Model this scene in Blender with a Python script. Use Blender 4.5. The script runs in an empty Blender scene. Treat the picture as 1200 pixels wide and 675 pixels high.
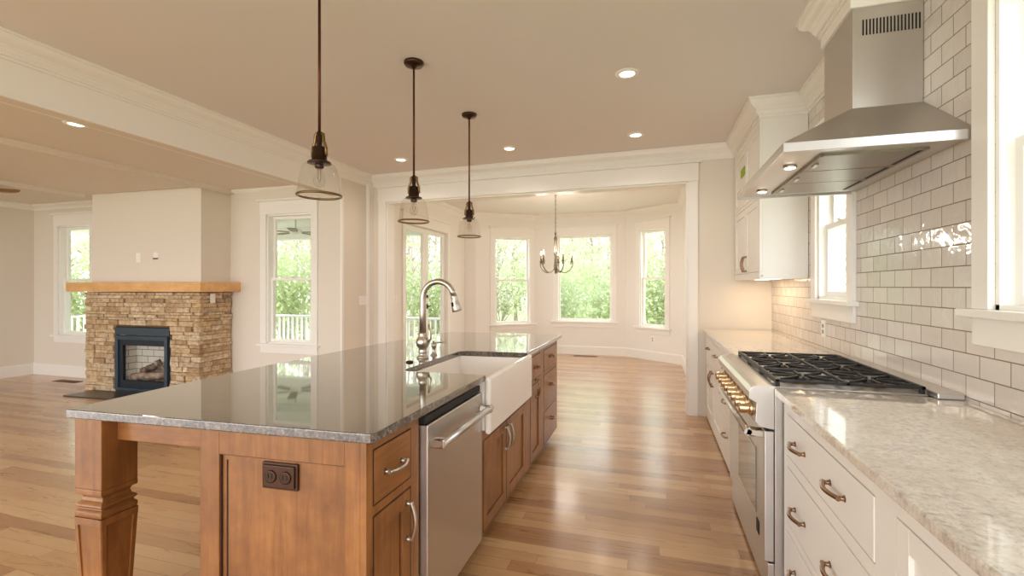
import bpy, bmesh, math, random
from mathutils import Vector, Matrix

# ------------------------------------------------------------------ camera, world, exposure
C = bpy.context.scene.collection
SC = bpy.context.scene
H = 1.345
F_PX = 550.0
cam_d = bpy.data.cameras.new('camera')
cam = bpy.data.objects.new('camera', cam_d)
C.objects.link(cam)
cam.location = (0, 0, H)
cam.rotation_euler = (math.pi / 2, 0, math.atan(164.5 / F_PX))
cam_d.sensor_width = 36.0
cam_d.lens = F_PX / 1200.0 * 36.0
cam_d.shift_y = -1.5 / 1200.0
cam_d.clip_start = 0.02
cam_d.clip_end = 200
SC.camera = cam

vs = SC.view_settings
SC.display_settings.display_device = 'sRGB'
vs.view_transform = 'Standard'
vs.look = 'None'
vs.gamma = 1.0
vs.use_curve_mapping = False
vs.exposure = 0.46
SC.cycles.use_denoising = True
SC.cycles.diffuse_bounces = 7
SC.cycles.glossy_bounces = 5
SC.cycles.transparent_max_bounces = 16
SC.cycles.max_bounces = 14
SC.cycles.sample_clamp_indirect = 6.0

world = bpy.data.worlds.new('overcast_sky')
SC.world = world
world.use_nodes = True
wn = world.node_tree.nodes
wl = world.node_tree.links
bg = wn['Background']
wtc = wn.new('ShaderNodeTexCoord')
wsep = wn.new('ShaderNodeSeparateXYZ')
wramp = wn.new('ShaderNodeValToRGB')
wl.new(wtc.outputs['Generated'], wsep.inputs[0])
wl.new(wsep.outputs['Z'], wramp.inputs[0])
wramp.color_ramp.elements[0].position = 0.0
wramp.color_ramp.elements[0].color = (0.96, 0.97, 1.0, 1)
wramp.color_ramp.elements[1].position = 0.7
wramp.color_ramp.elements[1].color = (0.86, 0.93, 1.0, 1)
wl.new(wramp.outputs['Color'], bg.inputs['Color'])
bg.inputs['Strength'].default_value = 3.6

CAN_POWER = 12.0         # recessed downlights, warm
WARM = (1.0, 0.89, 0.77)

# ------------------------------------------------------------------ materials
def lin(r, g, b):
    def f(c):
        c /= 255.0
        return c / 12.92 if c <= 0.04045 else ((c + 0.055) / 1.055) ** 2.4
    return (f(r), f(g), f(b), 1.0)

class Mat:
    """small node helper"""
    def __init__(s, name, base=(0.8, 0.8, 0.8, 1), rough=0.5, metal=0.0, spec=0.5, coat=0.0):
        s.m = bpy.data.materials.new(name)
        s.m.use_nodes = True
        s.n = s.m.node_tree.nodes
        s.l = s.m.node_tree.links
        s.b = s.n['Principled BSDF']
        s.b.inputs['Base Color'].default_value = base
        s.b.inputs['Roughness'].default_value = rough
        s.b.inputs['Metallic'].default_value = metal
        s.b.inputs['Specular IOR Level'].default_value = spec
        s.b.inputs['Coat Weight'].default_value = coat
        s.b.inputs['Coat Roughness'].default_value = 0.06
    def node(s, t, **kw):
        n = s.n.new(t)
        for k, v in kw.items():
            if k in n.inputs.keys() if isinstance(k, str) else False:
                n.inputs[k].default_value = v
            else:
                setattr(n, k, v)
        return n
    def coords(s, scale=(1, 1, 1), rot=(0, 0, 0), loc=(0, 0, 0), kind='Object'):
        tc = s.n.new('ShaderNodeTexCoord')
        mp = s.n.new('ShaderNodeMapping')
        mp.inputs['Scale'].default_value = scale
        mp.inputs['Rotation'].default_value = rot
        mp.inputs['Location'].default_value = loc
        s.l.new(tc.outputs[kind], mp.inputs['Vector'])
        return mp.outputs['Vector']
    def noise(s, vec, scale=5, detail=4, rough=0.55, dist=0.0):
        n = s.n.new('ShaderNodeTexNoise')
        n.inputs['Scale'].default_value = scale
        n.inputs['Detail'].default_value = detail
        n.inputs['Roughness'].default_value = rough
        n.inputs['Distortion'].default_value = dist
        if vec is not None: s.l.new(vec, n.inputs['Vector'])
        return n.outputs['Fac']
    def ramp(s, fac, stops):
        r = s.n.new('ShaderNodeValToRGB')
        e = r.color_ramp.elements
        while len(e) < len(stops): e.new(0.5)
        for i, (p, c) in enumerate(stops):
            e[i].position = p
            e[i].color = c
        s.l.new(fac, r.inputs[0])
        return r.outputs['Color']
    def mix(s, fac, a, b, mode='MIX'):
        m = s.n.new('ShaderNodeMix')
        m.data_type = 'RGBA'
        m.blend_type = mode
        for sock, v in ((m.inputs[0], fac), (m.inputs[6], a), (m.inputs[7], b)):
            if hasattr(v, 'links'): s.l.new(v, sock)
            else: sock.default_value = v
        return m.outputs[2]
    def math(s, op, a, b=0.0):
        m = s.n.new('ShaderNodeMath')
        m.operation = op
        for sock, v in ((m.inputs[0], a), (m.inputs[1], b)):
            if hasattr(v, 'links'): s.l.new(v, sock)
            else: sock.default_value = v
        return m.outputs[0]
    def color(s, out): s.l.new(out, s.b.inputs['Base Color'])
    def rough(s, out): s.l.new(out, s.b.inputs['Roughness'])
    def bump(s, h, strength=0.2, dist=0.01):
        b = s.n.new('ShaderNodeBump')
        b.inputs['Strength'].default_value = strength
        b.inputs['Distance'].default_value = dist
        s.l.new(h, b.inputs['Height'])
        s.l.new(b.outputs['Normal'], s.b.inputs['Normal'])

def paint(name, col, rough=0.6, bump=0.03):
    m = Mat(name, col, rough, spec=0.35)
    v = m.coords()
    m.bump(m.noise(v, 180, 2), bump, 0.002)
    return m.m

M = {}
M['wall'] = paint('cream_wall_paint', lin(229, 220, 206), 0.7)
M['wall_bay'] = paint('cream_wall_paint_bay_daylight', lin(240, 235, 228), 0.7)  # the bay's brighter daylight is put into a whiter wall colour
M['ceiling'] = paint('ceiling_paint', lin(234, 229, 226), 0.8)
M['trim'] = paint('white_trim_paint', lin(243, 239, 232), 0.35, 0.01)
M['sash'] = paint('white_sash_paint', lin(246, 244, 238), 0.35, 0.01)
M['cab_white'] = paint('white_cabinet_paint', lin(240, 236, 229), 0.3, 0.01)

def wood(name, dark, mid, light, axis, rough=0.35, knots=True, coat=0.15, fine=1.0):
    m = Mat(name, mid, rough, coat=coat)
    sc = [9 * fine, 9 * fine, 9 * fine]
    sc[axis] = 0.8 * fine
    v = m.coords(tuple(sc))
    n1 = m.noise(v, 3.2, 6, 0.6, 0.6)
    sc2 = [60, 60, 60]; sc2[axis] = 2.5
    n2 = m.noise(m.coords(tuple(sc2)), 3, 3, 0.6)
    f = m.math('ADD', m.math('MULTIPLY', n1, 0.75), m.math('MULTIPLY', n2, 0.25))
    col = m.ramp(f, [(0.22, dark), (0.5, mid), (0.8, light)])
    blot = m.noise(m.coords((2.6, 2.6, 2.6)), 1.8, 4, 0.6)
    col = m.mix(m.ramp(blot, [(0.38, (0, 0, 0, 1)), (0.66, (0.7, 0.7, 0.7, 1))]), col, dark)
    if knots:
        vo = m.n.new('ShaderNodeTexVoronoi')
        vo.inputs['Scale'].default_value = 2.6
        sk = [1.6, 1.6, 1.6]; sk[axis] = 1.0
        m.l.new(m.coords(tuple(sk), loc=(0.3, 0.7, 0.2)), vo.inputs['Vector'])
        k = m.ramp(vo.outputs['Distance'], [(0.02, (1, 1, 1, 1)), (0.07, (0, 0, 0, 1))])
        col = m.mix(k, col, tuple(x * 0.35 for x in dark[:3]) + (1,))
    m.color(col)
    m.bump(n2, 0.06, 0.002)
    return m.m

AL_D, AL_M, AL_L = lin(104, 62, 30), lin(150, 97, 50), lin(174, 120, 66)
M['alder_v'] = wood('knotty_alder_vertical', AL_D, AL_M, AL_L, 2)
M['alder_y'] = wood('knotty_alder_along', AL_D, AL_M, AL_L, 1)
M['alder_x'] = wood('knotty_alder_across', AL_D, AL_M, AL_L, 0, knots=False)
M['glaze'] = Mat('dark_glaze', lin(60, 32, 16), 0.5).m
M['mantel'] = wood('golden_mantel_wood', lin(206, 150, 88), lin(230, 182, 122), lin(242, 202, 148), 0, 0.5, False, 0.0)
M['fan_wood'] = wood('brown_fan_blade_wood', lin(128, 92, 44), lin(166, 124, 66), lin(184, 142, 84), 0, 0.5, False, 0.0)

def floor_mat():
    m = Mat('oak_plank_floor', (0.5, 0.3, 0.15, 1), 0.26, coat=0.55)
    m.b.inputs['Coat Roughness'].default_value = 0.17
    v = m.coords()
    br = m.n.new('ShaderNodeTexBrick')
    br.offset = 0.0
    br.inputs['Scale'].default_value = 1.0
    br.inputs['Brick Width'].default_value = 1.35
    br.inputs['Row Height'].default_value = 0.083
    br.inputs['Mortar Size'].default_value = 0.0009
    br.inputs['Mortar Smooth'].default_value = 0.2
    br.inputs['Color1'].default_value = (0, 0, 0, 1)
    br.inputs['Color2'].default_value = (1, 1, 1, 1)
    br.inputs['Mortar'].default_value = (0.5, 0.5, 0.5, 1)
    sp = m.n.new('ShaderNodeSeparateXYZ'); m.l.new(m.coords(loc=(60.3, 40.2, 0)), sp.inputs[0])
    row = m.math('FLOOR', m.math('DIVIDE', sp.outputs['Y'], 0.083))
    wn_ = m.n.new('ShaderNodeTexWhiteNoise'); wn_.noise_dimensions = '1D'; m.l.new(row, wn_.inputs['W'])
    cbx = m.n.new('ShaderNodeCombineXYZ')
    m.l.new(m.math('ADD', sp.outputs['X'], m.math('MULTIPLY', wn_.outputs['Value'], 5.0)), cbx.inputs[0]); m.l.new(sp.outputs['Y'], cbx.inputs[1])
    m.l.new(cbx.outputs[0], br.inputs['Vector'])
    tone = br.outputs['Color']
    # grain shifted plank by plank
    add = m.n.new('ShaderNodeVectorMath'); add.operation = 'MULTIPLY_ADD'
    m.l.new(tone, add.inputs[0]); add.inputs[1].default_value = (7.3, 3.1, 5.0)
    m.l.new(m.coords((0.9, 9, 1)), add.inputs[2])
    g = m.noise(add.outputs[0], 2.6, 6, 0.62, 0.8)
    g2 = m.noise(m.coords((3, 70, 1)), 3, 3, 0.6)
    f = m.math('ADD', m.math('MULTIPLY', tone, 0.62), m.math('ADD', m.math('MULTIPLY', g, 0.5), m.math('MULTIPLY', g2, 0.14)))
    col = m.ramp(f, [(0.12, lin(112, 72, 44)), (0.40, lin(168, 122, 80)), (0.70, lin(190, 147, 103)), (1.0, lin(208, 170, 126))])
    col = m.mix(br.outputs['Fac'], col, lin(92, 60, 34))
    m.color(col)
    m.rough(m.math('ADD', m.math('MULTIPLY', g, 0.14), 0.22))
    m.bump(m.math('SUBTRACT', m.math('MULTIPLY', g, 0.25), br.outputs['Fac']), 0.12, 0.002)
    return m.m
M['floor'] = floor_mat()

def granite(name, stops, scale, big, bigcol, rough=0.07, veins=None, spk_w=0.8):
    m = Mat(name, stops[1][1], rough, spec=0.6, coat=0.5)
    m.b.inputs['Coat Roughness'].default_value = 0.03
    v = m.coords()
    n = m.noise(v, scale, 5, 0.7, 0.3)
    col = m.ramp(n, stops)
    b = m.noise(v, big, 5, 0.6, 0.6)
    col = m.mix(m.ramp(b, [(0.45, (0, 0, 0, 1)), (0.72, (0.75, 0.75, 0.75, 1))]), col, bigcol)
    vo = m.n.new('ShaderNodeTexVoronoi')
    vo.inputs['Scale'].default_value = scale * 1.6
    m.l.new(v, vo.inputs['Vector'])
    spk = m.ramp(vo.outputs['Distance'], [(0.10, (spk_w, spk_w, spk_w, 1)), (0.24, (0, 0, 0, 1))])
    col = m.mix(spk, col, stops[0][1])
    if veins:
        w = m.noise(m.coords((1.0, 1.7, 1.0), rot=(0, 0, 0.5)), 11, 8, 0.75, 0.8)
        col = m.mix(m.ramp(w, [(0.52, (0, 0, 0, 1)), (0.74, (0.7, 0.7, 0.7, 1))]), col, veins)
    m.color(col)
    return m.m
M['granite_dark'] = granite('dark_speckled_granite', [(0.36, lin(28, 25, 24)), (0.52, lin(84, 75, 68)), (0.70, lin(150, 140, 130))], 75, 16, lin(116, 104, 92), 0.05)
for _n in M['granite_dark'].node_tree.nodes:
    if _n.type == 'BSDF_PRINCIPLED': _n.inputs['Coat Weight'].default_value = 1.0; _n.inputs['Coat IOR'].default_value = 1.65
M['granite_light'] = granite('pale_veined_granite', [(0.26, lin(150, 136, 126)), (0.44, lin(210, 200, 188)), (0.62, lin(232, 226, 217))], 60, 6, lin(216, 202, 184), 0.08, lin(160, 148, 140), 0.5)

def tile_mat():
    m = Mat('handmade_subway_tile', lin(224, 212, 200), 0.08, spec=0.6)
    tc = m.n.new('ShaderNodeTexCoord')
    sp = m.n.new('ShaderNodeSeparateXYZ'); cb = m.n.new('ShaderNodeCombineXYZ')
    m.l.new(tc.outputs['Object'], sp.inputs[0])
    m.l.new(m.math('ADD', sp.outputs['Y'], 10.0 * 0.155 - 0.02), cb.inputs[0])
    m.l.new(m.math('ADD', sp.outputs['Z'], -1.342 + 20 * 0.0826), cb.inputs[1])
    br = m.n.new('ShaderNodeTexBrick')
    br.offset = 0.5; br.offset_frequency = 2
    br.inputs['Scale'].default_value = 1.0
    br.inputs['Brick Width'].default_value = 0.155
    br.inputs['Row Height'].default_value = 0.0826
    br.inputs['Mortar Size'].default_value = 0.0022
    br.inputs['Mortar Smooth'].default_value = 0.15
    br.inputs['Color1'].default_value = (0, 0, 0, 1)
    br.inputs['Color2'].default_value = (1, 1, 1, 1)
    br.inputs['Mortar'].default_value = (0.5, 0.5, 0.5, 1)
    m.l.new(cb.outputs[0], br.inputs['Vector'])
    col = m.mix(br.outputs['Color'], lin(214, 205, 196), lin(228, 220, 212))
    col = m.mix(br.outputs['Fac'], col, lin(134, 118, 102))
    m.color(col)
    m.rough(m.math('ADD', m.math('MULTIPLY', br.outputs['Fac'], 0.6), 0.07))
    tone = m.n.new('ShaderNodeVectorMath'); tone.operation = 'MULTIPLY_ADD'
    m.l.new(br.outputs['Color'], tone.inputs[0]); tone.inputs[1].default_value = (4, 7, 3)
    m.l.new(m.coords((1, 1, 1)), tone.inputs[2])
    nz = m.noise(tone.outputs[0], 13, 2, 0.5, 0.5)
    hgt = m.math('SUBTRACT', m.math('MULTIPLY', nz, 0.7), m.math('MULTIPLY', br.outputs['Fac'], 0.8))
    m.bump(hgt, 0.6, 0.008)
    return m.m
M['tile'] = tile_mat()

def steel(name, col, rough, axis, strength=0.006, rvar=0.05):
    m = Mat(name, col, rough, metal=1.0)
    sc = [90, 90, 90]; sc[axis] = 1.2
    n = m.noise(m.coords(tuple(sc)), 3, 3, 0.6)
    m.rough(m.math('ADD', m.math('MULTIPLY', n, rvar), rough - rvar / 2))
    m.bump(n, strength, 0.001)
    return m.m
M['steel'] = steel('brushed_stainless_across', lin(206, 202, 198), 0.34, 1)
M['steel_v'] = steel('brushed_stainless_upright', lin(208, 204, 200), 0.33, 2)
M['steel_x'] = steel('brushed_stainless_side', lin(200, 195, 190), 0.34, 0)
M['steel_dark'] = steel('dark_filter_steel', lin(150, 140, 128), 0.35, 1)
M['nickel'] = Mat('brushed_nickel', lin(190, 180, 166), 0.33, 1.0).m
M['chrome'] = Mat('polished_chrome', lin(215, 208, 200), 0.1, 1.0).m
M['pull_bronze'] = Mat('warm_pewter_pull', lin(150, 120, 98), 0.25, 1.0).m
M['knob_gold'] = Mat('warm_brushed_knob', lin(214, 186, 152), 0.22, 1.0).m
M['bronze'] = Mat('oil_rubbed_bronze', lin(74, 54, 42), 0.32, 0.9).m
M['rod_bronze'] = Mat('reddish_bronze_rod', lin(92, 50, 34), 0.35, 0.8).m
M['brass_dark'] = Mat('aged_brass', lin(132, 106, 70), 0.3, 1.0).m
M['pewter'] = Mat('pewter_chandelier', lin(128, 116, 96), 0.35, 0.9).m
M['iron'] = Mat('cast_iron', lin(44, 42, 42), 0.5, 0.3).m
M['black'] = Mat('matte_black', lin(22, 22, 24), 0.6).m
M['oven_glass'] = Mat('dark_oven_glass', lin(104, 100, 98), 0.08, 0.0, 0.7, 0.6).m
M['slate_metal'] = Mat('slate_blue_black_metal', lin(66, 80, 92), 0.4, 0.5).m
M['slate_dark'] = Mat('dark_slate_metal', lin(34, 42, 52), 0.5, 0.3).m
M['porcelain'] = Mat('white_fireclay', lin(242, 234, 226), 0.12, 0.0, 0.6, 0.5).m
M['plate_white'] = Mat('white_plastic_plate', lin(246, 242, 234), 0.35).m
M['plate_grey'] = Mat('grey_socket', lin(150, 145, 138), 0.4).m
M['plate_brown'] = Mat('brown_bronze_plate', lin(72, 46, 32), 0.38, 0.6).m
M['vent_brown'] = Mat('brown_wood_register', lin(120, 80, 44), 0.5).m
M['green_tape'] = Mat('green_tape', lin(150, 178, 40), 0.7).m
M['cable'] = Mat('brown_cable', lin(120, 70, 50), 0.5).m
M['ext_white'] = paint('white_exterior_paint', lin(246, 246, 244), 0.5, 0.02)
M['deck'] = wood('grey_deck_boards', lin(120, 110, 98), lin(150, 140, 126), lin(176, 166, 150), 0, 0.7, False, 0)
M['grass'] = None
g = Mat('spring_grass', lin(150, 176, 96), 0.9)
g.color(g.ramp(g.noise(g.coords(), 1.2, 5), [(0.3, lin(140, 142, 104)), (0.6, lin(172, 176, 128)), (0.8, lin(188, 172, 138))]))
M['grass'] = g.m

def bark():
    m = Mat('grey_bark', lin(128, 116, 104), 0.9)
    n = m.noise(m.coords((6, 6, 0.7)), 6, 5)
    m.color(m.ramp(n, [(0.3, lin(138, 128, 118)), (0.7, lin(190, 180, 168))]))
    m.bump(n, 0.4, 0.02)
    return m.m
M['bark'] = bark()

def leaves(name, a, b):
    m = Mat(name, a, 0.65, spec=0.2)
    geo = m.n.new('ShaderNodeNewGeometry')
    m.color(m.ramp(geo.outputs['Random Per Island'], [(0.0, a), (1.0, b)]))
    tr = m.n.new('ShaderNodeBsdfTranslucent')
    tr.inputs['Color'].default_value = b
    mx = m.n.new('ShaderNodeMixShader'); mx.inputs[0].default_value = 0.45
    out = m.n['Material Output']
    m.l.new(m.b.outputs[0], mx.inputs[1]); m.l.new(tr.outputs[0], mx.inputs[2])
    m.l.new(mx.outputs[0], out.inputs['Surface'])
    return m.m
M['leaf_pale'] = leaves('pale_spring_leaves', lin(186, 190, 160), lin(220, 222, 196))
M['leaf_green'] = leaves('fresh_green_leaves', lin(140, 156, 112), lin(188, 198, 150))

def stone():
    m = Mat('tan_ledgestone', lin(190, 156, 116), 0.85, spec=0.25)
    geo = m.n.new('ShaderNodeNewGeometry')
    col = m.ramp(geo.outputs['Random Per Island'], [(0.0, lin(172, 142, 108)), (0.2, lin(206, 178, 142)), (0.45, lin(220, 196, 162)), (0.62, lin(188, 164, 136)), (0.8, lin(212, 182, 138)), (1.0, lin(226, 208, 180))])
    n = m.noise(m.coords(), 22, 6, 0.65, 0.4)
    col = m.mix(m.ramp(n, [(0.38, (0.55, 0.55, 0.55, 1)), (0.58, (0, 0, 0, 1))]), col, lin(128, 96, 62))
    m.color(col)
    m.bump(n, 0.6, 0.012)
    return m.m
M['stone'] = stone()
M['stone_back'] = Mat('dark_stone_joint', lin(104, 78, 54), 0.95).m

def firebrick():
    m = Mat('pale_fire_brick', lin(196, 188, 172), 0.8)
    tc = m.n.new('ShaderNodeTexCoord'); sp = m.n.new('ShaderNodeSeparateXYZ'); cb = m.n.new('ShaderNodeCombineXYZ')
    m.l.new(tc.outputs['Object'], sp.inputs[0]); m.l.new(m.math('ADD', m.math('ADD', sp.outputs['X'], sp.outputs['Y']), 20.0), cb.inputs[0]); m.l.new(m.math('ADD', sp.outputs['Z'], 5.0), cb.inputs[1])
    br = m.n.new('ShaderNodeTexBrick')
    br.inputs['Scale'].default_value = 1.0
    br.inputs['Brick Width'].default_value = 0.2
    br.inputs['Row Height'].default_value = 0.085
    br.inputs['Mortar Size'].default_value = 0.005
    br.inputs['Color1'].default_value = lin(214, 206, 190); br.inputs['Color2'].default_value = lin(226, 220, 206); br.inputs['Mortar'].default_value = lin(140, 128, 112)
    m.l.new(cb.outputs[0], br.inputs['Vector'])
    m.color(br.outputs['Color'])
    return m.m
M['firebrick'] = firebrick()
def log_mat():
    m = Mat('ceramic_log', lin(128, 108, 96), 0.9)
    n = m.noise(m.coords(), 14, 5)
    m.color(m.ramp(n, [(0.35, lin(84, 66, 58)), (0.65, lin(168, 146, 128))]))
    m.bump(n, 0.6, 0.01)
    return m.m
M['log'] = log_mat()
def hearth_mat():
    m = Mat('dark_hearth_tile', lin(66, 58, 52), 0.3)
    n = m.noise(m.coords(), 5, 5)
    m.color(m.ramp(n, [(0.3, lin(52, 46, 42)), (0.7, lin(88, 78, 70))]))
    return m.m
M['hearth'] = hearth_mat()

def glass(name, tint=(1, 1, 1, 1), ior=1.45, gloss_rough=0.01):
    """thin sheet of clear glass: see-through with a Fresnel reflection"""
    m = bpy.data.materials.new(name); m.use_nodes = True
    n, l = m.node_tree.nodes, m.node_tree.links
    n.remove(n['Principled BSDF'])
    t = n.new('ShaderNodeBsdfTransparent'); t.inputs[0].default_value = tint
    gl = n.new('ShaderNodeBsdfGlossy'); gl.inputs['Roughness'].default_value = gloss_rough
    fr = n.new('ShaderNodeFresnel'); fr.inputs[0].default_value = ior
    geo = n.new('ShaderNodeNewGeometry')           # reflect at the outer face only, the sheet has no bulk
    inv = n.new('ShaderNodeMath'); inv.operation = 'SUBTRACT'; inv.inputs[0].default_value = 1.0
    l.new(geo.outputs['Backfacing'], inv.inputs[1])
    mul = n.new('ShaderNodeMath'); mul.operation = 'MULTIPLY'
    l.new(fr.outputs[0], mul.inputs[0]); l.new(inv.outputs[0], mul.inputs[1])
    mx = n.new('ShaderNodeMixShader')
    l.new(mul.outputs[0], mx.inputs[0]); l.new(t.outputs[0], mx.inputs[1]); l.new(gl.outputs[0], mx.inputs[2])
    l.new(mx.outputs[0], n['Material Output'].inputs['Surface'])
    return m
M['pane'] = glass('window_glass', (0.97, 0.985, 0.98, 1), 1.35)
M['shade'] = glass('clear_seeded_shade_glass', (0.965, 0.96, 0.95, 1), 1.45)
M['firebox_glass'] = glass('firebox_glass', (0.95, 0.95, 0.95, 1), 1.2)

def emit(name, col, st):
    m = bpy.data.materials.new(name); m.use_nodes = True
    n, l = m.node_tree.nodes, m.node_tree.links
    n.remove(n['Principled BSDF'])
    e = n.new('ShaderNodeEmission'); e.inputs[0].default_value = col; e.inputs[1].default_value = st
    l.new(e.outputs[0], n['Material Output'].inputs['Surface'])
    return m
M['lamp_lens'] = emit('lit_lamp_lens', (1.0, 0.90, 0.74, 1), 5.0)
M['lamp_small'] = emit('lit_small_lamp', (1.0, 0.84, 0.62, 1), 5.0)

# ------------------------------------------------------------------ mesh building
class MB:
    def __init__(s, xf=None):
        s.v, s.f, s.sm, s.xf = [], [], [], xf
    def add(s, verts, faces, smooth=False):
        o = len(s.v)
        s.v += [tuple(p) for p in verts]
        s.f += [tuple(i + o for i in f) for f in faces]
        s.sm += [smooth] * len(faces)
        return s
    def box(s, x0, x1, y0, y1, z0, z1):
        x0, x1 = min(x0, x1), max(x0, x1); y0, y1 = min(y0, y1), max(y0, y1); z0, z1 = min(z0, z1), max(z0, z1)
        v = [(x, y, z) for z in (z0, z1) for y in (y0, y1) for x in (x0, x1)]
        return s.add(v, [(0, 2, 3, 1), (4, 5, 7, 6), (0, 1, 5, 4), (2, 6, 7, 3), (0, 4, 6, 2), (1, 3, 7, 5)])
    def frustum(s, cx, cy, z0, z1, w0, d0, w1, d1):
        v = []
        for z, w, d in ((z0, w0, d0), (z1, w1, d1)):
            v += [(cx - w / 2, cy - d / 2, z), (cx + w / 2, cy - d / 2, z), (cx - w / 2, cy + d / 2, z), (cx + w / 2, cy + d / 2, z)]
        return s.add(v, [(0, 2, 3, 1), (4, 5, 7, 6), (0, 1, 5, 4), (2, 6, 7, 3), (0, 4, 6, 2), (1, 3, 7, 5)])
    def prism(s, poly, lo, hi, axis=2):
        """poly of 2-D points pushed along axis (the other two axes in order)"""
        def put(a, b, c):
            return {2: (a, b, c), 1: (a, c, b), 0: (c, a, b)}[axis]
        n = len(poly)
        v = [put(a, b, lo) for a, b in poly] + [put(a, b, hi) for a, b in poly]
        f = [tuple(range(n))[::-1], tuple(range(n, 2 * n))] + [(i, (i + 1) % n, n + (i + 1) % n, n + i) for i in range(n)]
        return s.add(v, f)
    def lathe(s, prof, cx, cy, seg=24, cap=True, z_axis=None):
        v, f = [], []
        for r, z in prof:
            for k in range(seg):
                a = 2 * math.pi * k / seg
                v.append((cx + r * math.cos(a), cy + r * math.sin(a), z))
        for i in range(len(prof) - 1):
            for k in range(seg):
                k2 = (k + 1) % seg
                f.append((i * seg + k, i * seg + k2, (i + 1) * seg + k2, (i + 1) * seg + k))
        s.add(v, f, True)
        if cap:
            o = len(s.v) - len(v)
            s.f += [tuple(o + k for k in range(seg))[::-1], tuple(o + (len(prof) - 1) * seg + k for k in range(seg))]
            s.sm += [False, False]
        return s
    def tube(s, pts, r, seg=10, cap=True):
        pts = [Vector(p) for p in pts]
        rs = r if isinstance(r, (list, tuple)) else [r] * len(pts)
        v, f = [], []
        up = None
        for i, p in enumerate(pts):
            t = (pts[min(i + 1, len(pts) - 1)] - pts[max(i - 1, 0)]).normalized()
            if up is None:
                up = Vector((0, 0, 1)) if abs(t.z) < 0.9 else Vector((1, 0, 0))
            a = (up - t * up.dot(t)).normalized()
            b = t.cross(a)
            up = a
            for k in range(seg):
                an = 2 * math.pi * k / seg
                v.append(p + (a * math.cos(an) + b * math.sin(an)) * rs[i])
        for i in range(len(pts) - 1):
            for k in range(seg):
                k2 = (k + 1) % seg
                f.append((i * seg + k, i * seg + k2, (i + 1) * seg + k2, (i + 1) * seg + k))
        s.add(v, f, True)
        if cap:
            o = len(s.v) - len(v)
            n = len(pts)
            s.f += [tuple(o + k for k in range(seg))[::-1], tuple(o + (n - 1) * seg + k for k in range(seg))]
            s.sm += [False, False]
        return s
    def torus(s, cx, cy, cz, R, r, seg=32, sub=8):
        v, f = [], []
        for i in range(seg):
            a = 2 * math.pi * i / seg
            for k in range(sub):
                b = 2 * math.pi * k / sub
                rr = R + r * math.cos(b)
                v.append((cx + rr * math.cos(a), cy + rr * math.sin(a), cz + r * math.sin(b)))
        for i in range(seg):
            for k in range(sub):
                i2, k2 = (i + 1) % seg, (k + 1) % sub
                f.append((i * sub + k, i2 * sub + k, i2 * sub + k2, i * sub + k2))
        return s.add(v, f, True)
    def sweep(s, path, prof, side=1, closed=False):
        """prof: (offset to the side, z) ring; path: 2-D points, mitred"""
        n = len(path)
        P = [Vector(p) for p in path]
        v, f = [], []
        for i in range(n):
            if closed or 0 < i < n - 1:
                d0 = (P[i] - P[i - 1]).normalized(); d1 = (P[(i + 1) % n] - P[i]).normalized()
            elif i == 0:
                d0 = d1 = (P[1] - P[0]).normalized()
            else:
                d0 = d1 = (P[-1] - P[-2]).normalized()
            n0 = Vector((-d0.y, d0.x)) * side; n1 = Vector((-d1.y, d1.x)) * side
            m = n0 + n1
            m = m / max(m.length_squared / 2, 0.15)
            for o, z in prof:
                q = P[i] + m * o
                v.append((q.x, q.y, z))
        k = len(prof)
        for i in range(n if closed else n - 1):
            j = (i + 1) % n
            for a in range(k):
                b = (a + 1) % k
                f.append((i * k + a, j * k + a, j * k + b, i * k + b))
        if not closed:
            f += [tuple(range(k)), tuple((n - 1) * k + a for a in range(k))[::-1]]
        return s.add(v, f)
    def mesh(s, name, off=(0, 0, 0)):
        me = bpy.data.meshes.new(name)
        vv = [s.xf(p) if s.xf else p for p in s.v]
        vv = [(p[0] - off[0], p[1] - off[1], p[2] - off[2]) for p in vv]
        me.from_pydata(vv, [], s.f)
        for p, q in zip(me.polygons, s.sm): p.use_smooth = q
        bm = bmesh.new(); bm.from_mesh(me)
        bmesh.ops.recalc_face_normals(bm, faces=bm.faces[:])
        bm.to_mesh(me); bm.free()
        return me

def root_of(o):
    while o.parent: o = o.parent
    return o

def part(name, mb, mat, parent=None, bevel=0.0, seg=2, label=None, origin=None):
    off = tuple(root_of(parent).location) if parent else (origin or (0, 0, 0))
    me = mb.mesh(name, off)
    me.materials.append(mat if not isinstance(mat, str) else M[mat])
    o = bpy.data.objects.new(name, me); C.objects.link(o)
    if parent: o.parent = parent
    else: o.location = off
    if bevel:
        b = o.modifiers.new('soft_edges', 'BEVEL'); b.width = bevel; b.segments = seg; b.limit_method = 'ANGLE'; b.angle_limit = math.radians(40)
    if label: o['label'] = label
    return o

def thing(name, label, cat, loc=(0, 0, 0), group=None, kind=None):
    o = bpy.data.objects.new(name, None); C.objects.link(o)
    o.empty_display_size = 0.1
    o.location = loc
    o['label'] = label; o['category'] = cat
    if group: o['group'] = group
    if kind: o['kind'] = kind
    bpy.context.view_layer.update()
    return o

def tag(o, label, cat, group=None, kind=None):
    o['label'] = label; o['category'] = cat
    if group: o['group'] = group
    if kind: o['kind'] = kind
    return o

def struct(name, mb, mat, label=None, cat=None, bevel=0.0, parent=None):
    o = part(name, mb, mat, parent, bevel)
    if not parent:
        o['kind'] = 'structure'
        if label: o['label'] = label; o['category'] = cat or name.split('_')[0]
    return o

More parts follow.
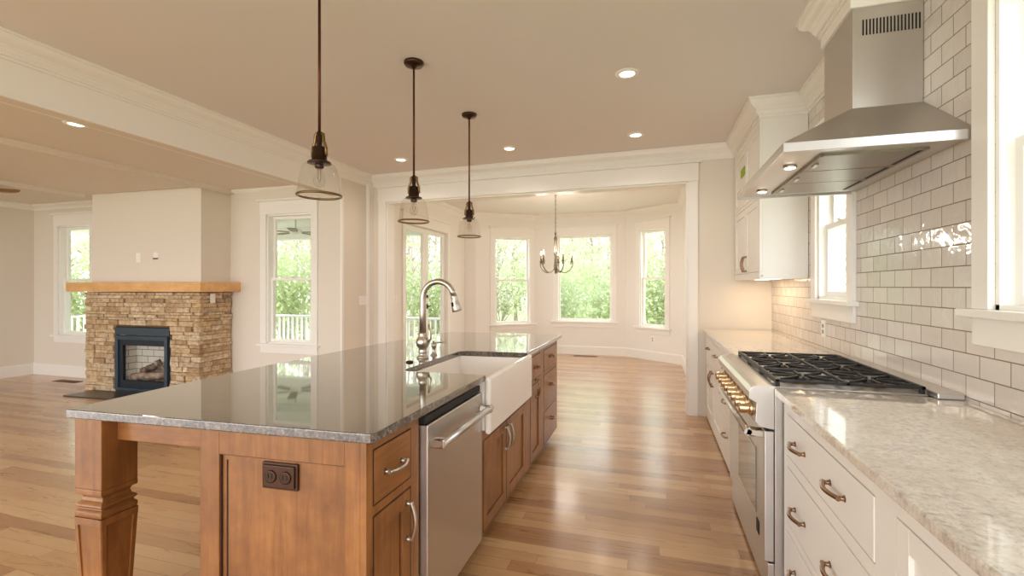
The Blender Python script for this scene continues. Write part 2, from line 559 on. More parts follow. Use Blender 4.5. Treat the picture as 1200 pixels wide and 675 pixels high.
def dup(root, loc, label=None, rotz=0.0, scale=None, group=None):
    r = root.copy(); C.objects.link(r); r.location = loc
    r.rotation_euler = (0, 0, rotz)
    if scale: r.scale = (scale, scale, scale)
    if label: r['label'] = label
    if group: r['group'] = group
    def kids(src, dst):
        for ch in list(src.children):
            c = ch.copy(); C.objects.link(c); c.parent = dst
            kids(ch, c)
    kids(root, r)
    return r

class Frame:
    """wall frame: s along the wall, n into the room, z up"""
    def __init__(s, p0, p1, inside):
        s.p0, s.p1 = Vector(p0), Vector(p1)
        s.e = (s.p1 - s.p0).normalized()
        s.L = (s.p1 - s.p0).length
        n = Vector((-s.e.y, s.e.x))
        s.n = n if n.dot(Vector(inside) - s.p0) > 0 else -n
    def __call__(s, p):
        q = s.p0 + s.e * p[0] + s.n * p[1]
        return (q.x, q.y, p[2])
    def s_at(s, ratio):
        """s where x / y equals ratio"""
        return (ratio * s.p0.y - s.p0.x) / (s.e.x - ratio * s.e.y)

def wall(name, fr, z0, z1, th, holes, mat, label, cat='wall', ext=(0, 0), origin=None):
    mb = MB(fr)
    ss = sorted({-ext[0], fr.L + ext[1]} | {h[0] for h in holes} | {h[1] for h in holes})
    for a, b in zip(ss, ss[1:]):
        zs = sorted({z0, z1} | {h[2] for h in holes if h[0] <= a and h[1] >= b} | {h[3] for h in holes if h[0] <= a and h[1] >= b})
        for c, d in zip(zs, zs[1:]):
            if any(h[0] <= a + 1e-6 and h[1] >= b - 1e-6 and h[2] <= c + 1e-6 and h[3] >= d - 1e-6 for h in holes): continue
            mb.box(a, b, -th, 0, c, d)
    return struct(name, mb, mat, label, cat)

def window(idx, fr, s0, s1, z0, z1, label, style='double', cas=0.09, head=0.165, depth=0.13, stool=0.055, apron=0.085, sides=(1, 1)):
    w = thing('window_%d' % idx, label, 'window', (fr(((s0 + s1) / 2, 0, z0))), kind='structure')
    for k, (a, b) in enumerate(((s0 - cas, s0), (s1, s1 + cas))):
        if sides[k]: part('casing', MB(fr).box(a, b, 0.0, 0.022, z0, z1), 'trim', w, 0.003)
    a = s0 - (cas if sides[0] else 0) ; b = s1 + (cas if sides[1] else 0)
    part('head_casing', MB(fr).box(a - 0.004, b + 0.004, 0.0, 0.026, z1, z1 + head), 'trim', w, 0.003)
    part('head_cap', MB(fr).box(a - 0.03, b + 0.03, 0.0, 0.055, z1 + head, z1 + head + 0.026), 'trim', w, 0.004)
    part('sill', MB(fr).box(a - 0.03, b + 0.03, -0.005, stool, z0 - 0.03, z0), 'trim', w, 0.004)
    part('apron', MB(fr).box(a, b, 0.0, 0.02, z0 - 0.03 - apron, z0 - 0.03), 'trim', w, 0.003)
    j = MB(fr)
    t = 0.018
    j.box(s0, s0 + t, -depth, 0, z0, z1).box(s1 - t, s1, -depth, 0, z0, z1).box(s0, s1, -depth, 0, z1 - t, z1).box(s0, s1, -depth, -0.0, z0, z0 + t)
    part('jamb', j, 'sash', w)
    def sash(a, b, c, d, n0, n1, bar, nm):
        m = MB(fr)
        m.box(a, a + bar, n0, n1, c, d).box(b - bar, b, n0, n1, c, d).box(a + bar, b - bar, n0, n1, c, c + bar).box(a + bar, b - bar, n0, n1, d - bar, d)
        o = part(nm, m, 'sash', w, 0.002)
        part('pane', MB(fr).box(a + bar, b - bar, (n0 + n1) / 2 - 0.003, (n0 + n1) / 2 + 0.003, c + bar, d - bar), 'pane', o)
        return o
    a, b, c, d = s0 + t, s1 - t, z0 + t, z1 - t
    if style == 'double':
        mid = (c + d) / 2
        sash(a, b, mid - 0.018, d, -0.115, -0.08, 0.036, 'upper_sash')
        lo = sash(a, b, c, mid + 0.018, -0.078, -0.043, 0.036, 'lower_sash')
        part('sash_lock', MB(fr).box((a + b) / 2 - 0.03, (a + b) / 2 + 0.03, -0.05, -0.03, mid + 0.018, mid + 0.03), 'sash', lo, 0.003)
    else:
        sash(a, b, c, d, -0.1, -0.06, 0.03, 'fixed_sash')
    return w

def arch_pull(name, mat, parent, a, b, out, r=0.006, rise=0.03):
    """arched pull between feet a and b, bowing along `out`"""
    a, b, out = Vector(a), Vector(b), Vector(out)
    mb = MB()
    pts = []
    for i in range(11):
        t = i / 10
        pts.append(a.lerp(b, t) + out * (rise * (0.55 + 0.45 * math.sin(math.pi * t))))
    d = (b - a).normalized()
    mb.tube([pts[0] - d * 0.008] + pts + [pts[-1] + d * 0.008], r, 10)
    for p, q in ((a, pts[0]), (b, pts[-1])):
        mb.tube([p, p.lerp(q, 0.35), q], [r * 1.5, r * 0.9, r * 1.0], 10)
    return part(name, mb, mat, parent)

# ------------------------------------------------------------------ SETTING: shell
XW = 1.135                                             # right wall
KB = -0.045
def yb(x): return 5.242 + KB * (x - 0.356)             # wall with the wide opening
XB = -3.58                                             # kitchen face of beam and stub wall
LRY, LRX = 4.83, -9.15                                 # living room back and left walls
BAY = [(0.5, yb(0.5)), (0.5, 8.57), (-0.5, 9.33), (-2.3, 9.33), (-3.3, 8.57), (-3.53, 8.57), (-3.53, 5.42)]
REAR = -2.6

struct('floor', MB().prism([(LRX, REAR), (XW, REAR), (XW, yb(XW))] + BAY + [(XB, 5.42), (XB, LRY), (LRX, LRY)], -0.12, 0.0), 'floor',
       'oak plank floor running through kitchen, living room and bay', 'floor')
CZ = 2.80
struct('ceiling', MB().prism([(-3.64, REAR), (XW + 0.15, REAR), (XW + 0.15, 5.3), (-3.64, 5.5)], CZ, CZ + 0.12), 'ceiling', 'smooth cream ceiling over the kitchen', 'ceiling')
struct('ceiling.001', MB().prism([(0.65, 5.28), (0.65, 8.7), (-0.45, 9.5), (-2.35, 9.5), (-3.7, 8.7), (-3.7, 5.48)], CZ, CZ + 0.12), 'ceiling', 'pale ceiling over the dining bay', 'ceiling')
LZ = 2.60
struct('ceiling.002', MB().prism([(LRX - 0.15, REAR), (-3.64, REAR), (-3.64, LRY + 0.15), (LRX - 0.15, LRY + 0.15)], LZ, LZ + 0.12), 'wall', 'smooth lower ceiling over the living room', 'ceiling')

# right wall, all tiled
fr_r = Frame((XW, REAR), (XW, 5.3), (0, 0))
W_FAR = (3.27 - REAR, 3.84 - REAR, 1.26, 2.27)
W_NEAR = (1.0 - REAR, 2.03 - REAR, 1.265, 2.40)
wall('wall_right', fr_r, 0, CZ, 0.15, [W_FAR, W_NEAR], 'tile', 'right kitchen wall covered in glossy white subway tile')
window(1, fr_r, *W_FAR, 'deep white sash window between hood and wall cabinet', apron=0.1, depth=0.16)
window(2, fr_r, *W_NEAR, 'white kitchen window at the right edge near the camera', apron=0.1, depth=0.16)

# wall with the wide cased opening
fr_b = Frame((XB, yb(XB)), (XW + 0.1, yb(XW + 0.1)), (0, 0))
sj0, sj1 = fr_b.s_at(-0.6157), fr_b.s_at(0.356 / 5.242)
ZO = 2.447
wall('wall_back', fr_b, 0, CZ, 0.14, [(sj0, sj1, 0, ZO)], 'wall', 'cream wall with the wide cased opening to the dining bay')
t = MB(fr_b)
t.box(sj0 - 0.115, sj0, 0, 0.022, 0, ZO).box(sj1, sj1 + 0.1, 0, 0.022, 0, ZO)
t.box(sj0 - 0.12, sj1 + 0.105, 0, 0.026, ZO, ZO + 0.185)
t.box(sj0 - 0.13, sj1 + 0.135, 0, 0.055, ZO + 0.185, ZO + 0.21)
t.box(sj0, sj0 + 0.018, -0.16, 0.0, 0, ZO).box(sj1 - 0.018, sj1, -0.16, 0.0, 0, ZO).box(sj0, sj1, -0.16, 0.0, ZO - 0.018, ZO)
struct('trim_1', t, 'trim', 'white casing around the wide opening to the dining bay', 'trim', 0.003)

# stub wall and beam between kitchen and living room
ZB = 2.445
struct('wall_stub', MB().box(XB - 0.12, XB, 4.82, 5.56, 0, CZ), 'wall', 'short cream wall beside the opening carrying a light switch', 'wall')
t = MB().box(XB - 0.012, XB + 0.012, 4.808, 4.85, 0, ZB - 0.006)
struct('trim_2', t, 'trim', 'white corner board on the end of the stub wall', 'trim', 0.003)
t = MB().box(XB - 0.005, XB + 0.012, REAR, 4.80, ZB - 0.006, ZB + 0.02).box(XB - 0.132, XB - 0.115, REAR, 4.80, ZB - 0.006, ZB + 0.02)
struct('trim_8', t, 'trim', 'small beads along the lower edges of the ceiling beam', 'trim', 0.002)
struct('trim_9', MB().box(XB - 0.115, XB - 0.005, REAR, 4.80, ZB - 0.004, ZB), 'wall', 'cream painted underside board of the ceiling beam', 'trim')
struct('beam', MB().box(XB - 0.12, XB, REAR, 4.82, ZB, CZ), 'trim', 'long white ceiling beam between kitchen and living room', 'beam', 0.004)

# living room
fr_l = Frame((LRX, LRY), (XB - 0.12, LRY), (-6, 0))
W_LA = (-8.58 - LRX, -7.90 - LRX, 0.625, 2.258)
W_LB = (-4.70 - LRX, -4.015 - LRX, 0.625, 2.258)
wall('wall_living_back', fr_l, 0, LZ, 0.15, [W_LA, W_LB], 'wall', 'cream living room back wall behind the fireplace', ext=(0.15, 0))
window(3, fr_l, *W_LA, 'tall white sash window left of the stone fireplace')
window(4, fr_l, *W_LB, 'tall white sash window right of the stone fireplace')
wall('wall_living_left', Frame((LRX, REAR), (LRX, LRY), (0, 0)), 0, LZ, 0.15, [], 'wall', 'plain cream living room wall at the far left')

# dining bay
fr_dr = Frame(BAY[0], BAY[1], (-1.4, 7)); fr_ra = Frame(BAY[1], BAY[2], (-1.4, 7)); fr_c = Frame(BAY[2], BAY[3], (-1.4, 7))
fr_la = Frame(BAY[3], BAY[4], (-1.4, 7)); fr_ls = Frame(BAY[4], BAY[5], (-1.4, 7)); fr_dl = Frame(BAY[6], BAY[5], (-1.4, 7))
wall('wall_dining_right', fr_dr, 0, CZ, 0.14, [], 'wall_bay', 'narrow pale wall right of the bay', ext=(-0.14, 0))
H_R = (0.345, 0.905, 0.60, 2.40)
H_L = (0.125, 0.845, 0.60, 2.33)
H_C = (0.255, 1.335, 0.66, 2.37)
H_L = (1.2556 - 1.15, 1.2556 - 0.385, 0.60, 2.35)
wall('wall_bay_right', fr_ra, 0, CZ, 0.14, [H_R], 'wall_bay', 'right angled wall of the dining bay', ext=(0.0, 0.03))
wall('wall_bay_center', fr_c, 0, CZ, 0.14, [H_C], 'wall_bay', 'middle wall of the dining bay')
wall('wall_bay_left', fr_la, 0, CZ, 0.14, [H_L], 'wall_bay', 'left angled wall of the dining bay', ext=(0.03, 0.0))
wall('wall_bay_return', fr_ls, 0, CZ, 0.14, [], 'wall_bay', 'short pale wall between the bay and the glass doors', ext=(0, 0.14))
window(5, fr_c, *H_C, 'wide fixed picture window in the middle of the bay', 'single')
window(6, fr_ra, *H_R, 'tall sash window in the right angled bay wall')
window(7, fr_la, *H_L, 'tall sash window in the left angled bay wall')
y0d = BAY[6][1]
D0, D1 = 6.24 - y0d, 7.74 - y0d
wall('wall_dining_left', fr_dl, 0, CZ, 0.14, [(D0, D1, 0.0, 2.30)], 'wall_bay', 'pale dining wall with the glazed porch doors', ext=(0.1, 0.1))
# glazed double door
dr = thing('door_1', 'white glazed double door from the dining bay to the porch', 'door', fr_dl(((D0 + D1) / 2, 0, 0)), kind='structure')
t = MB(fr_dl).box(D0 - 0.09, D0, 0, 0.022, 0, 2.30).box(D1, D1 + 0.09, 0, 0.022, 0, 2.30).box(D0 - 0.095, D1 + 0.095, 0, 0.026, 2.30, 2.46).box(D0 - 0.12, D1 + 0.12, 0, 0.05, 2.46, 2.486)
part('door_casing', t, 'trim', dr, 0.003)
for k, (a, b) in enumerate(((D0 + 0.01, (D0 + D1) / 2 - 0.003), ((D0 + D1) / 2 + 0.003, D1 - 0.01))):
    t = MB(fr_dl)
    st = 0.09
    t.box(a, a + st, -0.09, -0.045, 0.01, 2.29).box(b - st, b, -0.09, -0.045, 0.01, 2.29).box(a + st, b - st, -0.09, -0.045, 0.01, 0.24).box(a + st, b - st, -0.09, -0.045, 2.22, 2.29)
    lf = part('door_leaf', t, 'sash', dr, 0.003)
    part('pane', MB(fr_dl).box(a + st, b - st, -0.07, -0.064, 0.24, 2.22), 'pane', lf)
    if k == 1:
        s = a + 0.045
        part('door_handle', MB(fr_dl).box(s - 0.02, s + 0.02, -0.045, -0.03, 0.98, 1.06).box(s - 0.006, s + 0.08, -0.03, -0.012, 1.01, 1.03), 'bronze', lf, 0.004)
        part('deadbolt', MB(fr_dl).box(s - 0.025, s + 0.025, -0.045, -0.025, 1.16, 1.21), 'bronze', lf, 0.008)

# crown mouldings
def crown_prof(top, proj=0.1, drop=0.115, frieze=0.04):
    return [(0, top - 0.001), (proj, top - 0.001), (proj, top - 0.016), (proj * 0.90, top - 0.018), (proj * 0.90, top - 0.028), (proj * 0.84, top - drop * 0.36), (proj * 0.68, top - drop * 0.48), (proj * 0.46, top - drop * 0.58), (proj * 0.40, top - drop * 0.66),
            (proj * 0.34, top - drop * 0.70), (proj * 0.34, top - drop * 0.78), (proj * 0.22, top - drop * 0.92), (proj * 0.22, top - drop), (0.010, top - drop), (0.010, top - drop - frieze), (0, top - drop - frieze)]
kc = [(XB, REAR), (XB, yb(XB)), (0.80, yb(0.80)), (0.80, 4.05), (XW, 4.05), (XW, 2.85), (0.855, 2.85), (0.855, 2.463), (XW, 2.463), (XW, REAR)]
struct('trim_3', MB().sweep(kc, crown_prof(CZ, 0.095, 0.125, 0.018), -1), 'trim', 'white crown moulding around the kitchen ceiling', 'trim')
t = MB().sweep([(LRX, REAR), (LRX, LRY), (-7.1, LRY)], crown_prof(LZ, 0.075, 0.07, 0.012), -1)
t.sweep([(-5.25, LRY), (XB - 0.12, LRY)], crown_prof(LZ, 0.05, 0.04, 0.0), -1)
struct('trim_4', t, 'trim', 'slim crown moulding around the living room ceiling', 'trim')
dcr = [BAY[6], BAY[5], BAY[4], BAY[3], BAY[2], BAY[1], BAY[0]]
struct('trim_5', MB().sweep(dcr, crown_prof(CZ, 0.09, 0.10, 0.015), -1), 'trim', 'white crown moulding around the dining bay', 'trim')
# dropped ceiling band that runs forward from the chimney breast
struct('ceiling.003', MB().box(-7.1, -5.25, REAR, 4.34, 2.555, LZ), 'wall', 'dropped ceiling band running forward from the chimney breast', 'ceiling')
t = MB().box(-7.14, -7.09, REAR, 4.27, 2.505, 2.56).sweep([(-5.25, LRY), (-5.25, REAR)], [(0, LZ), (0.03, LZ), (0.026, 2.585), (0.012, 2.57), (0.012, 2.545), (-0.008, 2.545), (-0.008, 2.56)], 1)
struct('trim_6', t, 'wall', 'thin mouldings along both edges of the dropped ceiling band', 'trim')
# baseboards
bp = [(0, 0), (0.018, 0), (0.018, 0.15), (0.010, 0.17), (0, 0.17)]
struct('baseboard_living', MB().sweep([(LRX, REAR), (LRX, LRY), (-7.1, LRY)], bp, -1).sweep([(-5.25, LRY), (XB - 0.135, LRY)], bp, -1), 'trim', 'white baseboard along the living room walls', 'baseboard')
struct('baseboard_dining', MB().sweep([BAY[5], BAY[4], BAY[3], BAY[2], BAY[1], (0.5, 5.40)], bp, -1), 'trim', 'white baseboard around the dining bay', 'baseboard')

# chimney breast above and behind the stone
def fxf(p): return (p[0], p[1] + 0.045 * (p[0] + 7.1), p[2])
struct('wall_chimney_breast', MB(fxf).box(-7.06, -5.29, 4.33, LRY - 0.0, 1.30, LZ), 'wall', 'plain cream chimney breast above the mantel', 'wall')

# ------------------------------------------------------------------ OUTDOORS
gr = MB().box(-60, 40, -20, 70, -1.1, -0.9)
struct('ground', gr, 'grass', 'sloping spring lawn outside the windows', 'ground')
PZ = -0.18
struct('porch_floor', MB().box(-11.6, -3.68, 4.96, 8.45, PZ - 0.1, PZ), 'deck', 'grey porch deck outside the living room', 'porch')
struct('porch_ceiling', MB().box(-11.7, -3.7, 4.96, 7.6, 2.50, 2.62).box(-11.7, -3.7, 7.6, 7.8, 2.28, 2.62), 'ext_white', 'white porch ceiling and beam outside the living room', 'porch')
def railing(name, p0, p1, label):
    fr = Frame(p0, p1, (p0[0] + 1, p0[1] - 50))
    r = thing(name, label, 'railing', (p0[0], p0[1], PZ), 'porch railings')
    part('top_rail', MB(fr).box(0, fr.L, -0.045, 0.045, 0.70, 0.74), 'ext_white', r, 0.005)
    part('bottom_rail', MB(fr).box(0, fr.L, -0.03, 0.03, PZ + 0.08, PZ + 0.12), 'ext_white', r, 0.005)
    n = int(fr.L / 0.115)
    for k in range(n):
        s = (k + 0.5) * fr.L / n
        part('baluster', MB(fr).box(s - 0.018, s + 0.018, -0.018, 0.018, PZ + 0.12, 0.70), 'ext_white', r)
    for s in (0.05, fr.L - 0.05):
        part('post', MB(fr).box(s - 0.05, s + 0.05, -0.05, 0.05, PZ, 0.82), 'ext_white', r, 0.006)
railing('porch_railing', (-11.4, 8.3), (-3.75, 8.3), 'white porch railing seen straight ahead through the window right of the fireplace')
railing('porch_railing', (-11.5, 5.1), (-11.5, 8.15), 'white porch railing seen sideways through the window left of the fireplace')
fan = thing('porch_fan', 'pale porch ceiling fan seen through the window right of the fireplace', 'fan', (-5.95, 6.75, 2.5))
part('fan_rod', MB().tube([(-5.95, 6.75, 2.5), (-5.95, 6.75, 2.33)], 0.015), 'ext_white', fan)
part('motor', MB().lathe([(0.02, 2.36), (0.1, 2.34), (0.11, 2.29), (0.07, 2.25), (0.01, 2.24)], -5.95, 6.75), 'ext_white', fan)
for k in range(5):
    a = 2 * math.pi * k / 5 + 0.3
    ca, sa = math.cos(a), math.sin(a)
    b = MB(lambda p, ca=ca, sa=sa: (-5.95 + p[0] * ca - p[1] * sa, 6.75 + p[0] * sa + p[1] * ca, p[2]))
    b.prism([(0.1, -0.03), (0.2, -0.06), (0.58, -0.07), (0.62, -0.04), (0.62, 0.04), (0.58, 0.07), (0.2, 0.06), (0.1, 0.03)], 2.29, 2.298)
    part('blade', b, M['deck'], fan)

rng = random.Random(7)
def twig(mb, p, d, L, r, depth, rg):
    pts = [p]
    q = Vector(p); dd = Vector(d).normalized()
    n = 4
    for i in range(n):
        dd = (dd + Vector((rg.uniform(-.2, .2), rg.uniform(-.2, .2), rg.uniform(-.05, .18)))).normalized()
        q = q + dd * (L / n)
        pts.append(tuple(q))
    mb.tube(pts, [r * (1 - 0.8 * i / n) for i in range(n + 1)], 5)
    ends = [pts[-1]]
    if depth > 0:
        for k in range(3):
            b = pts[rg.randint(1, n)]
            nd = (dd + Vector((rg.uniform(-.9, .9), rg.uniform(-.9, .9), rg.uniform(-.2, .6)))).normalized()
            ends += twig(mb, b, nd, L * 0.6, r * 0.45, depth - 1, rg)
    return ends + pts[2:]
def leaf_quads(mb, centers, n, spread, size, rg):
    for i in range(n):
        c = Vector(rg.choice(centers)) + Vector((rg.gauss(0, spread), rg.gauss(0, spread), rg.gauss(0, spread * 0.8)))
        a = Vector((rg.uniform(-1, 1), rg.uniform(-1, 1), rg.uniform(-1, 1))).normalized()
        b = a.orthogonal().normalized()
        s = size * rg.uniform(0.6, 1.3)
        mb.add([c - a * s, c - b * s * 0.55, c + a * s, c + b * s * 0.55], [(0, 1, 2, 3)])
def make_tree(name, label, loc, hgt, rad, nbranch, nleaf, lsize, lmat, seed, spread, low=0.35):
    rg = random.Random(seed)
    t = thing(name, label, 'tree', loc)
    mb = MB()
    base = Vector(loc)
    pts = []; q = base.copy()
    for i in range(9):
        pts.append(tuple(q)); q = q + Vector((rg.uniform(-.12, .12), rg.uniform(-.12, .12), hgt / 8))
    mb.tube(pts, [rad * (1 - 0.85 * i / 8) for i in range(9)], 8)
    tips = []
    for k in range(nbranch):
        f = low + (1 - low) * k / nbranch
        i = min(int(f * 8), 7); p = Vector(pts[i]).lerp(Vector(pts[i + 1]), f * 8 - i)
        a = rg.uniform(0, 6.28)
        tips += twig(mb, tuple(p), (math.cos(a), math.sin(a), rg.uniform(0.35, 1.0)), hgt * 0.13 * rg.uniform(0.7, 1.1), rad * 0.38, 1, rg)
    part('trunk', mb, 'bark', t)
    lf = MB(); leaf_quads(lf, tips, nleaf, spread, lsize, rg)
    part('foliage', lf, lmat, t)
    return t
def make_shrub(label, loc, hgt, seed, lmat):
    rg = random.Random(seed)
    t = thing('shrub', label, 'shrub', loc)
    mb = MB(); tips = []
    for k in range(9):
        a = rg.uniform(0, 6.28)
        tips += twig(mb, loc, (math.cos(a) * 0.5, math.sin(a) * 0.5, 1), hgt * rg.uniform(0.6, 0.95), 0.03, 1, rg)
    part('stem', mb, 'bark', t)
    lf = MB(); leaf_quads(lf, tips, 3000, 0.26, 0.07, rg)
    part('foliage', lf, lmat, t)
    return t
GZ = -0.9
VIEWS = {'C': 'through the middle bay window', 'R': 'through the right bay window', 'L': 'through the left bay window',
         'D': 'through the glazed porch doors', 'F': 'through the window right of the fireplace', 'G': 'through the window left of the fireplace', 'K': 'through the kitchen window by the hood'}
protos = {}
spots_taken = []
def plant(kind, view, x, y, sc=1.0):
    nm = {'bare': 'bare slender grey tree', 'leafy': 'tall pale green tree in young leaf', 'shrub': 'bushy yellow green shrub'}[kind]
    lab = '%s seen %s' % (nm, VIEWS[view])
    grp = '%s %s' % ({'bare': 'bare trees', 'leafy': 'leafy trees', 'shrub': 'shrubs'}[kind], VIEWS[view])
    if kind not in protos:
        loc = (x, y, GZ)
        if kind == 'bare': o = make_tree('bare_tree', lab, loc, 10.0, 0.10, 30, 260, 0.05, 'leaf_pale', 3, 0.2, 0.2)
        elif kind == 'leafy': o = make_tree('leafy_tree', lab, loc, 9.0, 0.12, 34, 4600, 0.075, 'leaf_pale', 5, 0.26, 0.12)
        else: o = make_shrub(lab, loc, 2.6, 11, 'leaf_green')
        o['group'] = grp
        protos[kind] = o
    else:
        o = dup(protos[kind], (x, y, GZ), lab, rng.uniform(0, 6.28), sc * rng.uniform(0.85, 1.15), grp)
    return o
for kind, view, ratio, Y, sc in [
    ('shrub', 'C', -0.085, 13.5, 1.1), ('shrub', 'C', -0.225, 14, 1.1), ('shrub', 'C', -0.155, 14.5, 1.15), ('leafy', 'C', -0.20, 17, 1), ('leafy', 'C', -0.12, 18, 1), ('leafy', 'C', -0.165, 21, 1), ('leafy', 'C', -0.09, 22, 1), ('leafy', 'C', -0.23, 22, 1),
    ('leafy', 'C', -0.14, 25, 1.1), ('leafy', 'C', -0.19, 26, 1.1), ('leafy', 'C', -0.11, 29, 1.1), ('leafy', 'C', -0.165, 31, 1.1), ('leafy', 'C', -0.215, 31, 1.1), ('bare', 'C', -0.105, 20, 1), ('bare', 'C', -0.15, 23, 1.0), ('bare', 'C', -0.18, 29, 1), ('bare', 'C', -0.125, 33, 1),
    ('shrub', 'R', 0.0, 13, 1.1), ('leafy', 'R', -0.025, 18, 1), ('bare', 'R', 0.015, 17, 1), ('leafy', 'R', 0.02, 21, 1), ('bare', 'R', -0.005, 22, 1), ('leafy', 'R', 0.0, 27, 1), ('bare', 'R', 0.03, 26, 1), ('leafy', 'R', -0.035, 29, 1),
    ('shrub', 'L', -0.325, 13, 1.1), ('leafy', 'L', -0.29, 16, 1), ('leafy', 'L', -0.34, 19, 1), ('bare', 'L', -0.31, 20, 1), ('leafy', 'L', -0.28, 23, 1), ('leafy', 'L', -0.32, 26, 1), ('bare', 'L', -0.345, 24, 1),
    ('shrub', 'D', -0.46, 13, 1.0), ('bare', 'D', -0.48, 17, 1), ('bare', 'D', -0.55, 18, 1), ('leafy', 'D', -0.50, 21, 1), ('leafy', 'D', -0.57, 24, 1), ('leafy', 'D', -0.44, 23, 1), ('shrub', 'D', -0.54, 15, 1.1),
    ('shrub', 'F', -0.90, 12.5, 1), ('bare', 'F', -0.86, 14, 1), ('bare', 'F', -0.92, 16, 1), ('bare', 'F', -0.83, 17, 1), ('leafy', 'F', -0.88, 19, 1), ('leafy', 'F', -0.83, 22, 1), ('leafy', 'F', -0.93, 22, 1), ('bare', 'F', -0.89, 24, 1),
    ('leafy', 'G', -1.62, 13, 1), ('leafy', 'G', -1.70, 15, 1), ('shrub', 'G', -1.64, 10.5, 1), ('bare', 'G', -1.60, 12, 1),
    ('leafy', 'K', 0.36, 16, 1), ('bare', 'K', 0.34, 13, 1), ('leafy', 'K', 0.30, 20, 1)]:
    rad_ = {'bare': 1.5, 'leafy': 1.95, 'shrub': 1.85}[kind]
    while any((ratio * Y - a) ** 2 + (Y - b) ** 2 < (rad_ + c) ** 2 for a, b, c in spots_taken) and Y < 60: Y += 0.4
    spots_taken.append((ratio * Y, Y, rad_))
    plant(kind, view, ratio * Y, Y, sc)

# ------------------------------------------------------------------ KITCHEN ISLAND
KI = 0.055
def ixf(p): return (p[0], p[1] + KI * (p[0] + 0.785), p[2])
IZ0, IZ1 = 0.884, 0.914
XF = -0.82                     # face of the island cabinets towards the aisle
XBK = -1.428                   # island back

def arc(cx, cy, r, a0, a1, n=6):
    return [(cx + r * math.cos(a0 + (a1 - a0) * i / n), cy + r * math.sin(a0 + (a1 - a0) * i / n)) for i in range(n + 1)]
YN, YF = 1.195, 4.19
SK0, SK1, SKX = 2.165, 2.955, -1.235
poly = [(-0.78, SK1), (-0.78, YF - 0.02)]
poly = []
poly += arc(-0.795, YN + 0.015, 0.015, -math.pi / 2, 0, 4)
poly += [(-0.78, SK0)]
poly += arc(SKX + 0.06, SK0 + 0.06, 0.06, -math.pi / 2, -math.pi, 6)
poly += arc(SKX + 0.06, SK1 - 0.06, 0.06, math.pi, math.pi / 2, 6)
poly += [(-0.78, SK1)]
poly += arc(-0.80, YF - 0.02, 0.02, 0, math.pi / 2, 4)
lft = [(-1.845, YF)]
for i in range(1, 16):
    tt = i / 15.0
    y = YF + (YN - YF) * tt
    x = -1.845 * (1 - tt) ** 2 + 2 * tt * (1 - tt) * (-2.12) + (-1.974) * tt ** 2
    lft.append((x, y))
poly += lft
ctop = thing('worktop', 'polished dark speckled granite top on the wooden island with a bowed edge', 'countertop', (-1.4, 2.6, IZ0))
part('granite_slab', MB(ixf).prism(poly, IZ0, IZ1), 'granite_dark', ctop, 0.004, 3)

def face_x(mb, x, y0, y1, z0, z1, t): mb.box(x, x + t, y0, y1, z0, z1)

def inset_front(parent, name, y0, y1, z0, z1, wood_mat, xf, x=XF, panel=True, sgn=1, st=0.055, glaze=True):
    """a drawer or door front set in its frame, facing +x (sgn 1) or -x (sgn -1)"""
    mb = MB(xf)
    if panel:
        mb.box(x - sgn * 0.018, x + sgn * 0.001, y0, y0 + st, z0, z1).box(x - sgn * 0.018, x + sgn * 0.001, y1 - st, y1, z0, z1)
        mb.box(x - sgn * 0.018, x + sgn * 0.001, y0 + st, y1 - st, z0, z0 + st).box(x - sgn * 0.018, x + sgn * 0.001, y0 + st, y1 - st, z1 - st, z1)
        mb.box(x - sgn * 0.018, x - sgn * 0.008, y0 + st, y1 - st, z0 + st, z1 - st)
    else:
        mb.box(x - sgn * 0.018, x + sgn * 0.002, y0, y1, z0, z1)
    d = part(name, mb, wood_mat, parent, 0.002)
    if glaze:
        g = 0.004
        gb = MB(xf)
        for a, b, c, e in ((y0 - g, y1 + g, z0 - g, z0), (y0 - g, y1 + g, z1, z1 + g), (y0 - g, y0, z0, z1), (y1, y1 + g, z0, z1)):
            gb.box(x - sgn * 0.004, x + sgn * 0.0008, a, b, c, e)
        if panel:
            a0, a1, b0, b1 = y0 + st, y1 - st, z0 + st, z1 - st
            for a, b, c, e in ((a0, a1, b0, b0 + g), (a0, a1, b1 - g, b1), (a0, a0 + g, b0, b1), (a1 - g, a1, b0, b1)):
                gb.box(x - sgn * 0.009, x - sgn * 0.0068, a, b, c, e)
        part('glaze_line', gb, 'glaze', d)
    return d

def face_frame(parent, y0, y1, openings, z0, z1, mat, xf, x=XF, sgn=1, th=0.02):
    """rails and stiles around the openings (y0, y1, z0, z1)"""
    mb = MB(xf)
    ys = sorted({y0, y1} | {o[0] for o in openings} | {o[1] for o in openings})
    for a, b in zip(ys, ys[1:]):
        zs = sorted({z0, z1} | {q for o in openings if o[0] <= a + 1e-6 and o[1] >= b - 1e-6 for q in o[2:4]})
        for c, d in zip(zs, zs[1:]):
            if any(o[0] <= a + 1e-6 and o[1] >= b - 1e-6 and o[2] <= c + 1e-6 and o[3] >= d - 1e-6 for o in openings): continue
            mb.box(x - sgn * th, x, a, b, c, d)
    return part('face_frame', mb, mat, parent)

def pull_y(parent, x, y, z, half, mat, xf, sgn=1, r=0.007, rise=0.034):
    a, b = xf((x, y - half, z)), xf((x, y + half, z))
    return arch_pull('handle', mat, parent, a, b, (sgn, 0, 0), r, rise)
def pull_z(parent, x, y, z, half, mat, xf, sgn=1, r=0.007, rise=0.034):
    a, b = xf((x, y, z - half)), xf((x, y, z + half))
    return arch_pull('handle', mat, parent, a, b, (sgn, 0, 0), r, rise)

